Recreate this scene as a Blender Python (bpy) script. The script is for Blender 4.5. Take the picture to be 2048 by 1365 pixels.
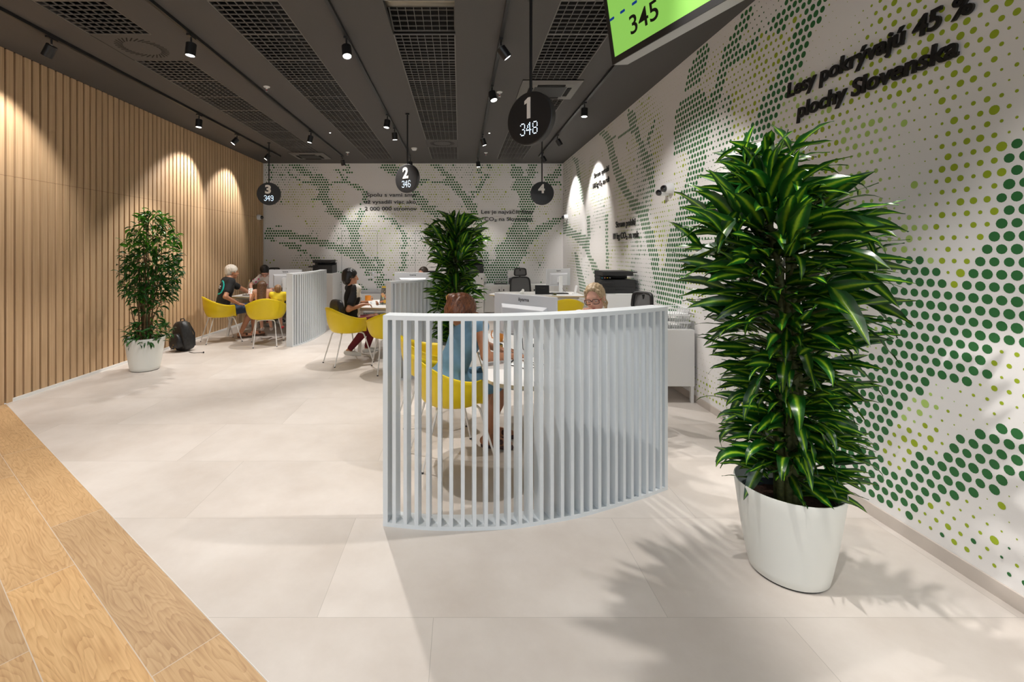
import bpy, bmesh, math, random
import numpy as np
from mathutils import Vector, Matrix, Euler

for o in list(bpy.data.objects):
    bpy.data.objects.remove(o, do_unlink=True)
scene = bpy.context.scene
COL = scene.collection
random.seed(7)
PI = math.pi
R = math.radians

# ------------------------------------------------------------------ camera, world, exposure
EYE = 1.58          # camera height
FPX = 935.0         # focal length in pixels of the 2048 px wide frame
CEIL = EYE + 2.09   # 3.67 m
XL, XR, YB = -4.69, 2.46, 11.17      # left wall, right wall, back wall
YF = -3.2                            # where the shop opens to the mall behind the camera
cam_data = bpy.data.cameras.new('camera')
cam = bpy.data.objects.new('camera', cam_data)
COL.objects.link(cam)
cam.location = (0, 0, EYE)
cam.rotation_euler = (R(90), 0, 0)
cam_data.sensor_width = 36.0
cam_data.lens = FPX / 2048.0 * 36.0
cam_data.shift_x = (1024 - 920) / 2048.0
cam_data.shift_y = -(682.5 - 502) / 2048.0
cam_data.clip_start = 0.05
scene.camera = cam

world = bpy.data.worlds.new('world')
scene.world = world
world.use_nodes = True
wn = world.node_tree.nodes
wn['Background'].inputs[0].default_value = (0.86, 0.93, 1.0, 1)
wn['Background'].inputs[1].default_value = 0.85

scene.view_settings.view_transform = 'Standard'
scene.view_settings.look = 'None'
scene.view_settings.gamma = 1.0
scene.view_settings.exposure = 0.0
scene.view_settings.use_curve_mapping = False

LAMP_W = 103.0
LAMP_COL = (1.0, 0.955, 0.905)

# the mall's lit concourse ceiling beyond the open shopfront
mall = bpy.data.lights.new('mall_light', 'AREA')
mall.shape = 'RECTANGLE'
mall.size = 6.5
mall.size_y = 2.5
mall.energy = 150
mall.color = (0.88, 0.95, 1.0)
mall_o = bpy.data.objects.new('mall_light', mall)
mall_o.location = (-1.0, -4.6, 3.6)
mall_o.rotation_euler = (R(62), 0, 0)
COL.objects.link(mall_o)

# ------------------------------------------------------------------ materials
def nmat(name):
    m = bpy.data.materials.new(name)
    m.use_nodes = True
    nt = m.node_tree
    return m, nt, nt.nodes['Principled BSDF']

def mat(name, col, rough=0.5, metal=0.0, spec=0.5, emit=None, estr=0.0, noise=0.0, nscale=20.0, bump=0.0, bscale=200.0, alpha=None, trans=0.0, sub=0.0, coat=0.0):
    m, nt, b = nmat(name)
    b.inputs['Base Color'].default_value = (*col, 1)
    b.inputs['Roughness'].default_value = rough
    b.inputs['Metallic'].default_value = metal
    b.inputs['Specular IOR Level'].default_value = spec
    if coat:
        b.inputs['Coat Weight'].default_value = coat
    if emit:
        b.inputs['Emission Color'].default_value = (*emit, 1)
        b.inputs['Emission Strength'].default_value = estr
    if trans:
        b.inputs['Transmission Weight'].default_value = trans
    if sub:
        b.inputs['Subsurface Weight'].default_value = sub
        b.inputs['Subsurface Radius'].default_value = (0.02, 0.008, 0.004)
        b.inputs['Subsurface Scale'].default_value = 0.5
    N, L = nt.nodes, nt.links
    if noise > 0 or bump > 0:
        tc = N.new('ShaderNodeTexCoord')
    if noise > 0:
        nz = N.new('ShaderNodeTexNoise')
        nz.inputs['Scale'].default_value = nscale
        nz.inputs['Detail'].default_value = 5
        L.new(tc.outputs['Object'], nz.inputs['Vector'])
        mp = N.new('ShaderNodeMapRange')
        mp.inputs['From Min'].default_value = 0.3
        mp.inputs['From Max'].default_value = 0.7
        mp.inputs['To Min'].default_value = 1 - noise
        mp.inputs['To Max'].default_value = 1 + noise
        L.new(nz.outputs['Fac'], mp.inputs['Value'])
        mx = N.new('ShaderNodeVectorMath')
        mx.operation = 'SCALE'
        mx.inputs[0].default_value = col
        L.new(mp.outputs['Result'], mx.inputs['Scale'])
        L.new(mx.outputs['Vector'], b.inputs['Base Color'])
    if bump > 0:
        nb = N.new('ShaderNodeTexNoise')
        nb.inputs['Scale'].default_value = bscale
        L.new(tc.outputs['Object'], nb.inputs['Vector'])
        bp = N.new('ShaderNodeBump')
        bp.inputs['Strength'].default_value = bump
        bp.inputs['Distance'].default_value = 0.002
        L.new(nb.outputs['Fac'], bp.inputs['Height'])
        L.new(bp.outputs['Normal'], b.inputs['Normal'])
    return m

def math_node(nt, op, a, b=None, c=None):
    n = nt.nodes.new('ShaderNodeMath')
    n.operation = op
    for i, v in enumerate((a, b, c)):
        if v is None:
            continue
        if isinstance(v, (int, float)):
            n.inputs[i].default_value = v
        else:
            nt.links.new(v, n.inputs[i])
    return n.outputs[0]

def plank_cells(nt, u, w, length, width, step, u0=0.0):
    """running-bond cells: returns per-cell random value, joint mask (1 at a joint)"""
    row = math_node(nt, 'FLOOR', math_node(nt, 'DIVIDE', w, width))
    uu = math_node(nt, 'SUBTRACT', math_node(nt, 'SUBTRACT', u, u0), step(row))
    cu = math_node(nt, 'DIVIDE', uu, length)
    ci = math_node(nt, 'FLOOR', cu)
    fu = math_node(nt, 'MULTIPLY', math_node(nt, 'FRACT', cu), length)
    fw = math_node(nt, 'MULTIPLY', math_node(nt, 'FRACT', math_node(nt, 'DIVIDE', w, width)), width)
    cb = nt.nodes.new('ShaderNodeCombineXYZ')
    nt.links.new(ci, cb.inputs[0])
    nt.links.new(row, cb.inputs[1])
    wn_ = nt.nodes.new('ShaderNodeTexWhiteNoise')
    wn_.noise_dimensions = '3D'
    nt.links.new(cb.outputs[0], wn_.inputs['Vector'])
    du = math_node(nt, 'MINIMUM', fu, math_node(nt, 'SUBTRACT', length, fu))
    dw = math_node(nt, 'MINIMUM', fw, math_node(nt, 'SUBTRACT', width, fw))
    dj = math_node(nt, 'MINIMUM', du, dw)
    return wn_.outputs['Value'], wn_.outputs['Color'], dj, ci, row

def tile_material():
    m, nt, b = nmat('floor_tile')
    N, L = nt.nodes, nt.links
    tc = N.new('ShaderNodeTexCoord')
    sp = N.new('ShaderNodeSeparateXYZ')
    L.new(tc.outputs['Object'], sp.inputs[0])
    w = math_node(nt, 'SUBTRACT', sp.outputs['Y'], 2.0127 - 0.749 * 8)
    step = lambda row: math_node(nt, 'MULTIPLY', math_node(nt, 'MODULO', row, 2.0), 0.501)
    # rows counted so that the row ending at y=2.01 is odd
    rv, rc, dj, ci, row = plank_cells(nt, math_node(nt, 'MULTIPLY', sp.outputs['X'], -1.0), w, 1.51, 0.749,
                                      lambda r: math_node(nt, 'MULTIPLY', math_node(nt, 'MODULO', r, 2.0), -0.501), 0.1147 + 0.501)
    n1 = N.new('ShaderNodeTexNoise')
    n1.inputs['Scale'].default_value = 1.6
    n1.inputs['Detail'].default_value = 8
    n1.inputs['Roughness'].default_value = 0.62
    mapv = N.new('ShaderNodeVectorMath')
    mapv.operation = 'MULTIPLY_ADD'
    mapv.inputs[1].default_value = (9, 9, 9)
    L.new(rc, mapv.inputs[0])
    L.new(tc.outputs['Object'], mapv.inputs[2])
    L.new(mapv.outputs[0], n1.inputs['Vector'])
    rp = N.new('ShaderNodeValToRGB')
    rp.color_ramp.elements[0].position = 0.3
    rp.color_ramp.elements[0].color = (0.572, 0.512, 0.462, 1)
    rp.color_ramp.elements[1].position = 0.7
    rp.color_ramp.elements[1].color = (0.702, 0.650, 0.606, 1)
    L.new(n1.outputs['Fac'], rp.inputs[0])
    hs = N.new('ShaderNodeHueSaturation')
    L.new(rp.outputs[0], hs.inputs['Color'])
    L.new(math_node(nt, 'MULTIPLY_ADD', rv, 0.05, 0.975), hs.inputs['Value'])
    gap = math_node(nt, 'LESS_THAN', dj, 0.0013)
    mx = N.new('ShaderNodeMix')
    mx.data_type = 'RGBA'
    L.new(gap, mx.inputs[0])
    L.new(hs.outputs[0], mx.inputs[6])
    mx.inputs[7].default_value = (0.46, 0.42, 0.38, 1)
    L.new(mx.outputs[2], b.inputs['Base Color'])
    n2 = N.new('ShaderNodeTexNoise')
    n2.inputs['Scale'].default_value = 55
    n2.inputs['Detail'].default_value = 6
    L.new(tc.outputs['Object'], n2.inputs['Vector'])
    b.inputs['Roughness'].default_value = 0.5
    bp = N.new('ShaderNodeBump')
    bp.inputs['Strength'].default_value = 0.12
    bp.inputs['Distance'].default_value = 0.001
    L.new(n2.outputs['Fac'], bp.inputs['Height'])
    L.new(bp.outputs[0], b.inputs['Normal'])
    b.inputs['Specular IOR Level'].default_value = 0.35
    return m

def oak_floor_material():
    m, nt, b = nmat('oak_planks')
    N, L = nt.nodes, nt.links
    tc = N.new('ShaderNodeTexCoord')
    sp = N.new('ShaderNodeSeparateXYZ')
    L.new(tc.outputs['Object'], sp.inputs[0])
    dx, dy = 0.788, -0.616
    # u along the boundary, w away from it towards the lower left
    px = math_node(nt, 'ADD', sp.outputs['X'], 4.61)
    py = math_node(nt, 'SUBTRACT', sp.outputs['Y'], 4.765)
    u = math_node(nt, 'ADD', math_node(nt, 'MULTIPLY', px, dx), math_node(nt, 'MULTIPLY', py, dy))
    w = math_node(nt, 'SUBTRACT', math_node(nt, 'MULTIPLY', px, dy), math_node(nt, 'MULTIPLY', py, dx))
    rv, rc, dj, ci, row = plank_cells(nt, u, w, 1.515, 0.2535,
                                      lambda r: math_node(nt, 'MULTIPLY', r, 0.503), 0.055)
    comb = N.new('ShaderNodeCombineXYZ')
    L.new(math_node(nt, 'MULTIPLY_ADD', rv, 31.0, u), comb.inputs[0])
    L.new(math_node(nt, 'MULTIPLY_ADD', rv, 17.0, w), comb.inputs[1])
    # cathedral figure: distorted distance field
    sc = N.new('ShaderNodeVectorMath')
    sc.operation = 'MULTIPLY'
    sc.inputs[1].default_value = (1.3, 6.5, 1)
    L.new(comb.outputs[0], sc.inputs[0])
    n1 = N.new('ShaderNodeTexNoise')
    n1.inputs['Scale'].default_value = 1.25
    n1.inputs['Detail'].default_value = 2.5
    n1.inputs['Roughness'].default_value = 0.45
    L.new(sc.outputs[0], n1.inputs['Vector'])
    rings = math_node(nt, 'FRACT', math_node(nt, 'MULTIPLY', n1.outputs['Fac'], 17.0))
    ringm = math_node(nt, 'POWER', rings, 2.2)
    sc2 = N.new('ShaderNodeVectorMath')
    sc2.operation = 'MULTIPLY'
    sc2.inputs[1].default_value = (5, 130, 1)
    L.new(comb.outputs[0], sc2.inputs[0])
    n2 = N.new('ShaderNodeTexNoise')
    n2.inputs['Scale'].default_value = 1.0
    n2.inputs['Detail'].default_value = 6
    L.new(sc2.outputs[0], n2.inputs['Vector'])
    n3 = N.new('ShaderNodeTexNoise')
    n3.inputs['Scale'].default_value = 2.3
    n3.inputs['Detail'].default_value = 4
    L.new(sc.outputs[0], n3.inputs['Vector'])
    val = math_node(nt, 'ADD', math_node(nt, 'MULTIPLY', ringm, 0.22),
                    math_node(nt, 'ADD', math_node(nt, 'MULTIPLY', n2.outputs['Fac'], 0.62), math_node(nt, 'MULTIPLY', n3.outputs['Fac'], 0.38)))
    rp = N.new('ShaderNodeValToRGB')
    e = rp.color_ramp.elements
    e[0].position = 0.30
    e[0].color = (0.70, 0.465, 0.24, 1)
    e[1].position = 0.88
    e[1].color = (0.42, 0.235, 0.105, 1)
    k = e.new(0.55)
    k.color = (0.60, 0.378, 0.182, 1)
    L.new(val, rp.inputs[0])
    hs = N.new('ShaderNodeHueSaturation')
    L.new(rp.outputs[0], hs.inputs['Color'])
    L.new(math_node(nt, 'MULTIPLY_ADD', rv, 0.30, 0.79), hs.inputs['Value'])
    L.new(math_node(nt, 'MULTIPLY_ADD', rv, 0.12, 0.9), hs.inputs['Saturation'])
    gap = math_node(nt, 'LESS_THAN', dj, 0.0018)
    mx = N.new('ShaderNodeMix')
    mx.data_type = 'RGBA'
    L.new(gap, mx.inputs[0])
    L.new(hs.outputs[0], mx.inputs[6])
    mx.inputs[7].default_value = (0.62, 0.52, 0.42, 1)
    L.new(mx.outputs[2], b.inputs['Base Color'])
    b.inputs['Roughness'].default_value = 0.42
    bp = N.new('ShaderNodeBump')
    bp.inputs['Strength'].default_value = 0.2
    bp.inputs['Distance'].default_value = 0.0015
    L.new(math_node(nt, 'SUBTRACT', 1.0, val), bp.inputs['Height'])
    L.new(bp.outputs[0], b.inputs['Normal'])
    return m

def slat_wood_material():
    m, nt, b = nmat('slat_oak')
    N, L = nt.nodes, nt.links
    tc = N.new('ShaderNodeTexCoord')
    sp = N.new('ShaderNodeSeparateXYZ')
    L.new(tc.outputs['Object'], sp.inputs[0])
    cell = math_node(nt, 'FLOOR', math_node(nt, 'DIVIDE', sp.outputs['Y'], 0.1005))
    wnz = N.new('ShaderNodeTexWhiteNoise')
    wnz.noise_dimensions = '1D'
    L.new(cell, wnz.inputs['W'])
    sc = N.new('ShaderNodeVectorMath')
    sc.operation = 'MULTIPLY'
    sc.inputs[1].default_value = (60, 90, 1.6)
    L.new(tc.outputs['Object'], sc.inputs[0])
    n = N.new('ShaderNodeTexNoise')
    n.inputs['Scale'].default_value = 1
    n.inputs['Detail'].default_value = 5
    L.new(sc.outputs[0], n.inputs['Vector'])
    rp = N.new('ShaderNodeValToRGB')
    rp.color_ramp.elements[0].position = 0.3
    rp.color_ramp.elements[0].color = (0.50, 0.325, 0.175, 1)
    rp.color_ramp.elements[1].position = 0.7
    rp.color_ramp.elements[1].color = (0.63, 0.43, 0.255, 1)
    L.new(n.outputs['Fac'], rp.inputs[0])
    hs = N.new('ShaderNodeHueSaturation')
    L.new(rp.outputs[0], hs.inputs['Color'])
    L.new(math_node(nt, 'MULTIPLY_ADD', wnz.outputs['Value'], 0.10, 0.95), hs.inputs['Value'])
    # thin butt joint of the boards at 2.36 m
    jd = math_node(nt, 'ABSOLUTE', math_node(nt, 'SUBTRACT', sp.outputs['Z'], 2.36))
    gap = math_node(nt, 'LESS_THAN', jd, 0.0022)
    mx = N.new('ShaderNodeMix')
    mx.data_type = 'RGBA'
    L.new(gap, mx.inputs[0])
    L.new(hs.outputs[0], mx.inputs[6])
    mx.inputs[7].default_value = (0.27, 0.16, 0.08, 1)
    L.new(mx.outputs[2], b.inputs['Base Color'])
    b.inputs['Roughness'].default_value = 0.6
    return m

def leaf_material(name, dark, mid, stripe, sw=0.22, rough=0.28):
    m, nt, b = nmat(name)
    N, L = nt.nodes, nt.links
    at = N.new('ShaderNodeAttribute')
    at.attribute_name = 'across'
    at2 = N.new('ShaderNodeAttribute')
    at2.attribute_name = 'tint'
    a = math_node(nt, 'ABSOLUTE', at.outputs['Fac'])
    geo = N.new('ShaderNodeTexCoord')
    nz = N.new('ShaderNodeTexNoise')
    nz.inputs['Scale'].default_value = 60
    L.new(geo.outputs['Object'], nz.inputs['Vector'])
    a = math_node(nt, 'ADD', a, math_node(nt, 'MULTIPLY', math_node(nt, 'SUBTRACT', nz.outputs['Fac'], 0.5), 0.22))
    rp = N.new('ShaderNodeValToRGB')
    e = rp.color_ramp.elements
    e[0].position = sw * 0.45
    e[0].color = (*stripe, 1)
    e[1].position = 0.95
    e[1].color = (*dark, 1)
    k = e.new(sw + 0.14)
    k.color = (*mid, 1)
    k = e.new(0.62)
    k.color = (*dark, 1)
    L.new(a, rp.inputs[0])
    hs = N.new('ShaderNodeHueSaturation')
    L.new(rp.outputs[0], hs.inputs['Color'])
    L.new(math_node(nt, 'MULTIPLY_ADD', at2.outputs['Fac'], 0.7, 0.65), hs.inputs['Value'])
    L.new(hs.outputs[0], b.inputs['Base Color'])
    b.inputs['Roughness'].default_value = rough
    b.inputs['Specular IOR Level'].default_value = 0.6
    tr = N.new('ShaderNodeBsdfTranslucent')
    L.new(hs.outputs[0], tr.inputs['Color'])
    ms = N.new('ShaderNodeMixShader')
    ms.inputs[0].default_value = 0.16
    out = nt.nodes['Material Output']
    L.new(b.outputs[0], ms.inputs[1])
    L.new(tr.outputs[0], ms.inputs[2])
    L.new(ms.outputs[0], out.inputs['Surface'])
    return m

def skin_material(name, col):
    return mat(name, col, rough=0.5, noise=0.06, nscale=30, sub=0.08)

M = {}
M['tile'] = tile_material()
M['oak'] = oak_floor_material()
M['slat'] = slat_wood_material()
M['slat_back'] = mat('slat_backing', (0.10, 0.05, 0.022), 0.8)
M['wallpaper'] = mat('white_wallpaper', (0.80, 0.785, 0.775), 0.75, noise=0.012, nscale=400, bump=0.15, bscale=500)
M['dot_green'] = mat('dot_green', (0.022, 0.14, 0.035), 0.7)
M['dot_olive'] = mat('dot_olive', (0.32, 0.42, 0.015), 0.7)
M['dot_lime'] = mat('dot_light_green', (0.42, 0.60, 0.15), 0.7)
M['seam'] = mat('door_seam', (0.12, 0.12, 0.12), 0.8)
M['ceiling'] = mat('ceiling_paint', (0.082, 0.078, 0.076), 0.75, noise=0.03, nscale=60)
M['plenum'] = mat('plenum_black', (0.006, 0.006, 0.006), 0.9)
M['grille'] = mat('grille_grey', (0.15, 0.143, 0.136), 0.45)
M['black'] = mat('black_metal', (0.012, 0.012, 0.013), 0.35)
M['blackmatt'] = mat('black_plastic', (0.014, 0.014, 0.015), 0.5)
M['charcoal'] = mat('charcoal_plastic', (0.022, 0.022, 0.023), 0.45)
M['chrome'] = mat('chrome', (0.75, 0.75, 0.75), 0.2, metal=1.0)
M['steel'] = mat('duct_steel', (0.30, 0.27, 0.22), 0.35, metal=0.9)
M['lens'] = mat('lamp_lens', (1, 1, 1), 0.4, emit=(1.0, 0.97, 0.93), estr=9.0)
M['white'] = mat('white_lacquer', (0.80, 0.81, 0.82), 0.38)
M['divider'] = mat('divider_white', (0.74, 0.78, 0.81), 0.42)
M['cabinet'] = mat('cabinet_white', (0.80, 0.80, 0.79), 0.4)
M['desktop'] = mat('desktop_white', (0.83, 0.82, 0.80), 0.32)
M['deskedge'] = mat('desk_edge_beech', (0.60, 0.48, 0.28), 0.5)
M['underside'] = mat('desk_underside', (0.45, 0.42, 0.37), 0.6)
M['yellow'] = mat('yellow_shell', (0.82, 0.60, 0.004), 0.42, bump=0.05, bscale=600)
M['chairleg'] = mat('white_tube', (0.75, 0.73, 0.70), 0.3)
M['skirting'] = mat('skirting_tile', (0.56, 0.50, 0.45), 0.55, noise=0.04, nscale=8)
M['pot'] = mat('pot_white', (0.74, 0.75, 0.71), 0.4, bump=0.03, bscale=900)
M['soil'] = mat('soil', (0.055, 0.022, 0.012), 0.95, noise=0.55, nscale=90, bump=1.0, bscale=120)
M['innerpot'] = mat('liner_grey', (0.03, 0.04, 0.05), 0.5)
M['cane'] = mat('cane_bark', (0.07, 0.08, 0.02), 0.7, noise=0.4, nscale=60)
M['bark'] = mat('stem_bark', (0.13, 0.075, 0.03), 0.8, noise=0.4, nscale=60)
M['dracaena'] = leaf_material('striped_leaf', (0.006, 0.055, 0.007), (0.022, 0.13, 0.010), (0.25, 0.42, 0.02), 0.17, 0.3)
M['ficus'] = leaf_material('small_leaf', (0.010, 0.075, 0.007), (0.018, 0.11, 0.008), (0.04, 0.18, 0.012), 0.05, 0.35)
M['freshleaf'] = leaf_material('fresh_leaf', (0.06, 0.27, 0.010), (0.08, 0.31, 0.012), (0.14, 0.40, 0.02), 0.05, 0.35)
M['letters'] = mat('letter_black', (0.010, 0.009, 0.008), 0.4)
M['digit'] = mat('digit_white', (0.85, 0.82, 0.78), 0.5)
M['led'] = mat('led_dot', (0.8, 0.9, 1), 0.5, emit=(0.62, 0.80, 1.0), estr=5.0)
M['screen'] = mat('screen_green', (0.1, 0.2, 0.05), 0.3, emit=(0.27, 0.61, 0.10), estr=0.82)
M['screen_text'] = mat('screen_text', (0.004, 0.005, 0.004), 0.5)
M['screen_blue'] = mat('screen_dash', (0.0, 0.02, 0.12), 0.5, emit=(0.0, 0.03, 0.20), estr=0.8)
M['silver'] = mat('silver_casing', (0.42, 0.42, 0.43), 0.4, metal=0.3)
M['monitor'] = mat('monitor_grey', (0.60, 0.61, 0.64), 0.45)
M['logo'] = mat('logo_dark', (0.05, 0.05, 0.06), 0.5)
M['glass'] = mat('clear_glass', (1, 1, 1), 0.02, trans=1.0)
M['acrylic'] = mat('acrylic', (0.95, 0.97, 1.0), 0.05, trans=0.9)
M['orange'] = mat('orange_ceramic', (0.72, 0.25, 0.012), 0.3)
M['paper'] = mat('paper_white', (0.83, 0.83, 0.81), 0.7)
M['teal'] = mat('teal_cover', (0.10, 0.40, 0.38), 0.4)
M['mesh'] = mat('chair_mesh', (0.12, 0.12, 0.12), 0.8)
M['red'] = mat('red_plastic', (0.65, 0.02, 0.02), 0.4)
M['cameradome'] = mat('dome_black', (0.01, 0.01, 0.012), 0.06, coat=1.0)

# ------------------------------------------------------------------ mesh helpers
class MB:
    def __init__(self):
        self.v = []; self.f = []; self.m = []
    def add(self, verts, faces, m=0, X=None):
        o = len(self.v)
        if X is not None:
            verts = [tuple(X @ Vector(p)) for p in verts]
        self.v += [tuple(p) for p in verts]
        self.f += [tuple(i + o for i in f) for f in faces]
        self.m += [m] * len(faces)
    def box(self, x0, y0, z0, x1, y1, z1, m=0, X=None):
        vs = [(x0,y0,z0),(x1,y0,z0),(x1,y1,z0),(x0,y1,z0),(x0,y0,z1),(x1,y0,z1),(x1,y1,z1),(x0,y1,z1)]
        self.add(vs, [(0,3,2,1),(4,5,6,7),(0,1,5,4),(1,2,6,5),(2,3,7,6),(3,0,4,7)], m, X)
    def prism(self, pts, z0, z1, m=0, X=None, mside=None):
        n = len(pts)
        a = sum(pts[i][0]*pts[(i+1)%n][1]-pts[(i+1)%n][0]*pts[i][1] for i in range(n))
        if a < 0: pts = pts[::-1]
        vs = [(x,y,z0) for x,y in pts] + [(x,y,z1) for x,y in pts]
        self.add(vs, [tuple(range(n-1,-1,-1)), tuple(range(n,2*n))], m, X)
        o = len(self.v) - 2*n
        for i in range(n):
            self.f.append((o+i, o+(i+1)%n, o+n+(i+1)%n, o+n+i)); self.m.append(m if mside is None else mside)
    def tube(self, pts, r, n=8, m=0, X=None, caps=True):
        pts = [Vector(p) for p in pts]
        if not isinstance(r, (list, tuple)): r = [r]*len(pts)
        vs = []; fs = []
        up = None
        for i, p in enumerate(pts):
            a = pts[max(i-1,0)]; b = pts[min(i+1,len(pts)-1)]
            t = (b-a).normalized()
            if up is None:
                up = Vector((0,0,1)) if abs(t.z) < 0.9 else Vector((0,1,0))
            s = t.cross(up)
            if s.length < 1e-6: s = t.cross(Vector((1,0,0)))
            s.normalize(); up2 = s.cross(t).normalized(); up = up2
            for k in range(n):
                an = 2*PI*k/n
                vs.append(p + s*math.cos(an)*r[i] + up2*math.sin(an)*r[i])
        for i in range(len(pts)-1):
            for k in range(n):
                fs.append((i*n+k, i*n+(k+1)%n, (i+1)*n+(k+1)%n, (i+1)*n+k))
        if caps:
            fs.append(tuple(range(n-1,-1,-1))); fs.append(tuple(range((len(pts)-1)*n, len(pts)*n)))
        self.add(vs, fs, m, X)
    def lathe(self, prof, n=32, m=0, X=None, cap0=False, cap1=False):
        vs = []; fs = []
        for r, z in prof:
            for k in range(n):
                a = 2*PI*k/n
                vs.append((r*math.cos(a), r*math.sin(a), z))
        for i in range(len(prof)-1):
            for k in range(n):
                fs.append((i*n+k, i*n+(k+1)%n, (i+1)*n+(k+1)%n, (i+1)*n+k))
        if cap0: fs.append(tuple(range(n-1,-1,-1)))
        if cap1: fs.append(tuple(range((len(prof)-1)*n, len(prof)*n)))
        self.add(vs, fs, m, X)
    def ball(self, c, r, n=16, m=0, X=None, k=10):
        rx, ry, rz = (r, r, r) if isinstance(r, (int, float)) else r
        vs = [(c[0], c[1], c[2]-rz)]; fs = []
        for i in range(1, k):
            t = -PI/2 + PI*i/k
            for j in range(n):
                a = 2*PI*j/n
                vs.append((c[0]+rx*math.cos(t)*math.cos(a), c[1]+ry*math.cos(t)*math.sin(a), c[2]+rz*math.sin(t)))
        vs.append((c[0], c[1], c[2]+rz)); top = len(vs)-1
        for j in range(n):
            fs.append((0, 1+(j+1)%n, 1+j))
            fs.append((top, 1+(k-2)*n+j, 1+(k-2)*n+(j+1)%n))
        for i in range(k-2):
            for j in range(n):
                fs.append((1+i*n+j, 1+i*n+(j+1)%n, 1+(i+1)*n+(j+1)%n, 1+(i+1)*n+j))
        self.add(vs, fs, m, X)
    def mesh(self, name, mats, smooth=None):
        me = bpy.data.meshes.new(name)
        me.from_pydata(self.v, [], self.f)
        if not isinstance(mats, (list, tuple)): mats = [mats]
        for mm in mats: me.materials.append(mm)
        me.polygons.foreach_set('material_index', self.m)
        if smooth is not None:
            me.polygons.foreach_set('use_smooth', [True]*len(self.f))
            if smooth < 179: me.set_sharp_from_angle(angle=R(smooth))
        me.update()
        return me
    def build(self, name, mats, parent=None, smooth=None, bevel=0.0, loc=None, X=None, segs=2):
        o = bpy.data.objects.new(name, self.mesh(name, mats, smooth))
        COL.objects.link(o)
        if parent is not None: o.parent = parent
        if X is not None: o.matrix_local = X
        elif loc is not None: o.location = loc
        if bevel > 0:
            b = o.modifiers.new('bevel', 'BEVEL'); b.width = bevel; b.segments = segs; b.limit_method = 'ANGLE'; b.angle_limit = R(40)
        return o

def tag(o, label=None, cat=None, group=None, kind=None):
    if label: o['label'] = label
    if cat: o['category'] = cat
    if group: o['group'] = group
    if kind: o['kind'] = kind
    return o
def thing(name, label, cat, loc=(0,0,0), rz=0.0, group=None):
    o = bpy.data.objects.new(name, None)
    o.empty_display_size = 0.1
    COL.objects.link(o)
    o.location = loc; o.rotation_euler = (0,0,rz)
    return tag(o, label, cat, group)
def mobj(name, me, parent=None, loc=None, X=None):
    o = bpy.data.objects.new(name, me); COL.objects.link(o)
    if parent is not None: o.parent = parent
    if X is not None: o.matrix_local = X
    elif loc is not None: o.location = loc
    return o
def struct(o):
    o['kind'] = 'structure'; return o
def copy_tree(o, parent=None):
    c = o.copy(); COL.objects.link(c)
    if parent is not None: c.parent = parent
    for ch in list(o.children): copy_tree(ch, c)
    return c
def text_mesh(s, size, extrude, mats, offset=0.0, shear=0.0, fit=None, spacing=1.0, align='LEFT'):
    cu = bpy.data.curves.new('txt', 'FONT')
    cu.body = s; cu.size = size; cu.extrude = extrude; cu.offset = offset; cu.shear = shear
    cu.space_character = spacing; cu.align_x = align; cu.resolution_u = 4
    t = bpy.data.objects.new('txt', cu); COL.objects.link(t)
    dg = bpy.context.evaluated_depsgraph_get()
    me = bpy.data.meshes.new_from_object(t.evaluated_get(dg))
    bpy.data.objects.remove(t, do_unlink=True)
    xs = [v.co.x for v in me.vertices]
    if fit and xs:
        k = fit/(max(xs)-min(xs)); x0 = min(xs)
        for v in me.vertices: v.co.x = (v.co.x-x0)*k + (0 if align == 'LEFT' else -fit/2)
    me.materials.clear(); me.materials.append(mats)
    return me

# ------------------------------------------------------------------ room shell
BX, BY, DX, DY = -4.61, 4.765, 0.788, -0.616      # tile / oak boundary
def bl(t): return (BX+DX*t, BY+DY*t)
tE = (XR-BX)/DX
pE = bl(tE)                    # boundary meets the right wall
t0 = (XL-BX)/DX; p0 = bl(t0)
mb = MB()
tile_poly = [p0, pE, (XR, YB), (XL, YB)]
oak_poly = [p0, (XL, YF), (XR, YF), pE]
for poly, m in ((tile_poly, 0), (oak_poly, 1)):
    n = len(poly); a = sum(poly[i][0]*poly[(i+1)%n][1]-poly[(i+1)%n][0]*poly[i][1] for i in range(n))
    if a < 0: poly = poly[::-1]
    mb.prism(poly, -0.08, 0.0, m)
struct(mb.build('floor', [M['tile'], M['oak']]))
mb = MB()
a, b2 = bl(t0+0.02), bl(tE-0.02); nx, ny = 0.616, 0.788
mb.prism([a, b2, (b2[0]+nx*0.003, b2[1]+ny*0.003), (a[0]+nx*0.003, a[1]+ny*0.003)], -0.002, 0.0015, 0)
struct(mb.build('trim_1', M['chairleg']))

# left wall: vertical oak slats on a dark backing
mb = MB()
mb.box(XL-0.12, YF, 0, XL-0.028, YB+0.12, CEIL+0.25, 1)
y = YF + 0.02; PITCH = 0.1005
k = math.ceil(YF/PITCH)
while (k+1)*PITCH < YB + 0.02:
    y = k*PITCH
    mb.box(XL-0.03, y+0.013, 0.0, XL, min(y+PITCH-0.013, YB-0.001), CEIL-0.002, 0)
    k += 1
struct(mb.build('wall_left', [M['slat'], M['slat_back']]))
mb = MB(); mb.box(XL+0.0005, 4.9, 0, XL+0.012, YB-0.001, 0.035)
struct(mb.build('baseboard_left', M['paper']))
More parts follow.
